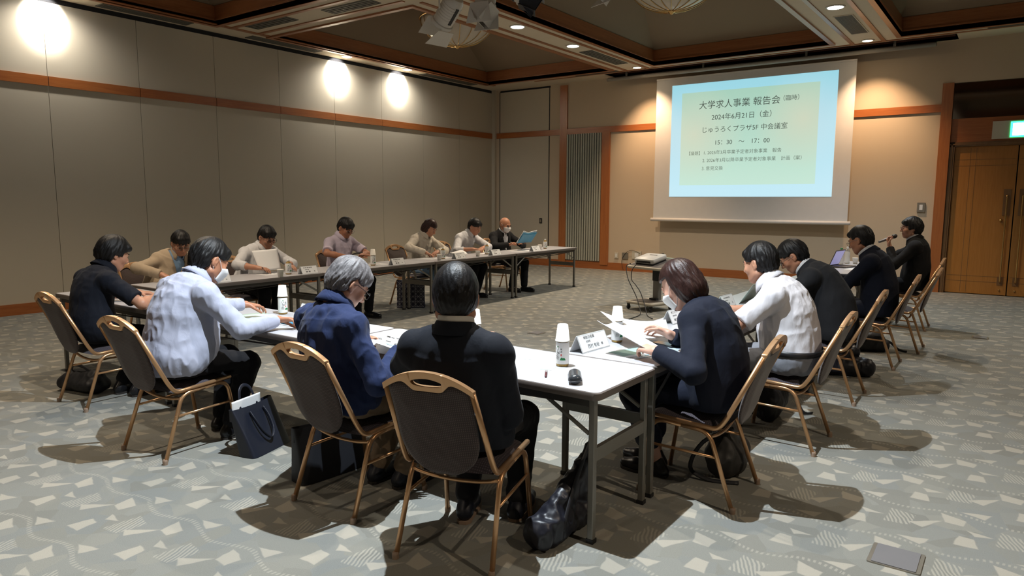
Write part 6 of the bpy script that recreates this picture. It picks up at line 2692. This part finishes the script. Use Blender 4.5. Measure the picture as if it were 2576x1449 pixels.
cable('projector_cable', 'black cable looping from the left of the projector down past the post', [lw(-.21, -.17, .645), lw(-.25, -.22, .60), lw(-.16, -.28, .45), lw(-.06, -.30, .33), lw(.02, -.30, .22), lw(.12, -.36, .14), lw(.26, -.46, .03), lw(.34, -.60, .008), lw(.45, -.9, .007)])
cable('projector_cable', 'thin black cable dropping from the middle of the projector and bending right', [lw(-.10, -.18, .64), lw(-.12, -.24, .56), lw(-.09, -.28, .44), lw(.02, -.31, .37), lw(.14, -.34, .28), lw(.28, -.40, .12), lw(.40, -.48, .012), lw(.6, -.6, .007)])
cable('projector_cable', 'thin pale-wall cable curling from the wall plate over the baseboard', [(-6.62, YB - .03, .40), (-6.80, YB - .03, .46), (-6.95, YB - .03, .40), (-7.05, YB - .035, .22), (-7.0, YB - .05, .02)], .004)

# ---------------------------------------------------------------- chandeliers and stage lights
def chandelier(x, y, label):
    t = thing('bowl_chandelier', label, 'chandelier', (x, y, 4.30), 0, 'glass bowl chandeliers in the coffers')
    R_, D_ = .66, .47
    g = MB()
    prof = [(R_ * math.sin(a), D_ * (1 - math.cos(a))) for a in [PI / 2 * i / 12 for i in range(13)]]
    g.lathe([(r, z) for r, z in prof] + [(r * .985, z + .004) for r, z in reversed(prof)], 48, cap=False)
    gt = NT('frosted_glass_bowl')
    g.build('glass_bowl', gt.fin((.66, .60, .51), .22), t, smooth=True)
    for k in range(16):
        a = 2 * PI * k / 16
        g = MB()
        g.tube([((r + .006) * math.cos(a), (r + .006) * math.sin(a), z - .004) for r, z in prof], .006, 6)
        g.build('brass_rib', M['brass'], t, smooth=True)
    g = MB()
    g.lathe([(0, -.05), (.02, -.045), (.03, -.03), (.05, -.015), (.06, .0), (.05, .01), (0, .012)], 16)
    g.build('finial', M['brass'], t, smooth=True)
    g = MB()
    g.tube([(R_ * 1.03 * math.cos(2 * PI * k / 48), R_ * 1.03 * math.sin(2 * PI * k / 48), D_) for k in range(48)], .016, 8, closed=True)
    g.build('rim_ring', M['brass'], t, smooth=True)
    g = MB()
    g.tube([(0, 0, D_ + .0), (0, 0, ZC + FH + .72 - 4.30)], .012, 8)
    for k in range(3):
        a = 2 * PI * k / 3
        g.tube([(R_ * math.cos(a), R_ * math.sin(a), D_), (0, 0, D_ + .25)], .005, 6)
    g.build('hanger', M['brass'], t, smooth=True)
    return t


chandelier(-8.56, 10.10, 'glass bowl chandelier with brass ribs behind the stage spotlights')
chandelier(-4.43, 10.10, 'glass bowl chandelier with brass ribs cut by the top edge, right of the spotlights')


def stage_light(x, y, z, aim, label, doors=(1, 1, 1, 1), mat='white_paint', dm='white_paint', L=.30, r=.11):
    """can on a yoke under the ceiling, barn doors round its mouth"""
    t = thing('stage_spotlight', label, 'spotlight', (x, y, z), 0, 'stage spotlights under the ceiling')
    q = Vector(aim).normalized().to_track_quat('-Z', 'Y').to_matrix().to_4x4()
    g = MB()
    g.lathe([(0, L * .5), (r * .75, L * .48), (r * .95, L * .36), (r, L * .2), (r, -L * .38), (r * 1.12, -L * .40), (r * 1.12, -L * .5), (r * .9, -L * .5), (r * .85, -L * .30), (0, -L * .28)], 24, 0, q)
    body = g.build('can', M[mat], t, angle=40)
    g = MB()
    for i in range(6):
        zz = -L * .22 + i * L * .085
        g.lathe([(r * 1.0, zz), (r * 1.035, zz + .004), (r * 1.035, zz + .012), (r * 1.0, zz + .016)], 24, 0, q, cap=False)
    g.build('cooling_ring', M[mat], body, smooth=True)
    g = MB()
    g.box((-r * .16, -r * 1.06, -L * .28), (r * .16, -r * .96, L * .28), 0, q)
    g.build('slot', M['black'], body)
    g = MB()
    top = ZC - z
    pts = [q @ Vector((-r * 1.15, 0, 0)), q @ Vector((-r * 1.2, 0, 0)) + Vector((0, 0, .12)), Vector((0, 0, .24)), q @ Vector((r * 1.2, 0, 0)) + Vector((0, 0, .12)), q @ Vector((r * 1.15, 0, 0))]
    g.tube(fillet(pts, .05), .014, 8, flat=(1, .5))
    g.build('yoke', M[mat], t, smooth=True)
    g = MB()
    g.tube([(0, 0, .235), (0, 0, top + .01)], .016, 10)
    g.lathe([(0, top - .03), (.07, top - .03), (.07, top + .005), (0, top + .005)], 20)
    g.build('hanging_stem', M[mat], t, smooth=True)
    for i, on in enumerate(doors):
        if not on:
            continue
        a = PI / 2 * i
        A = q @ Matrix.Rotation(a, 4, 'Z') @ Matrix.Translation((0, r * 1.12, -L * .5)) @ Matrix.Rotation(math.radians(-28 if i % 2 else -10), 4, 'X')
        w0, w1, hh_ = r * .95, r * 1.35, r * 1.9
        g = MB()
        g.add([A @ Vector(p) for p in ((-w0, 0, 0), (w0, 0, 0), (w1, .0, -hh_), (-w1, .0, -hh_), (-w0, .005, 0), (w0, .005, 0), (w1, .005, -hh_), (-w1, .005, -hh_))],
              [(0, 1, 2, 3), (7, 6, 5, 4), (0, 4, 5, 1), (1, 5, 6, 2), (2, 6, 7, 3), (3, 7, 4, 0)])
        g.build('barn_door', M[dm], t)
    return t


stage_light(-5.83, 6.72, 3.80, (-.6, .1, -.55), 'white stage spotlight leaning left in front of the glass bowl', (1, 0, 1, 0), L=.40, r=.125)
stage_light(-5.26, 6.72, 3.88, (.05, -.25, -1.0), 'white stage spotlight pointing straight down with a broad flap', (1, 1, 1, 1), L=.28, r=.12)
stage_light(-4.86, 6.72, 3.90, (.55, .35, -.45), 'stage spotlight with dark flaps at the right of the cluster', (1, 1, 1, 1), 'white_paint', 'navy_leather', L=.30, r=.11)
stage_light(-3.64, 6.72, 3.86, (-.2, -.5, -.8), 'stage spotlight cut by the top edge, one pale flap hanging into view', (1, 1, 1, 0), L=.28, r=.11)
bpy.context.view_layer.update()
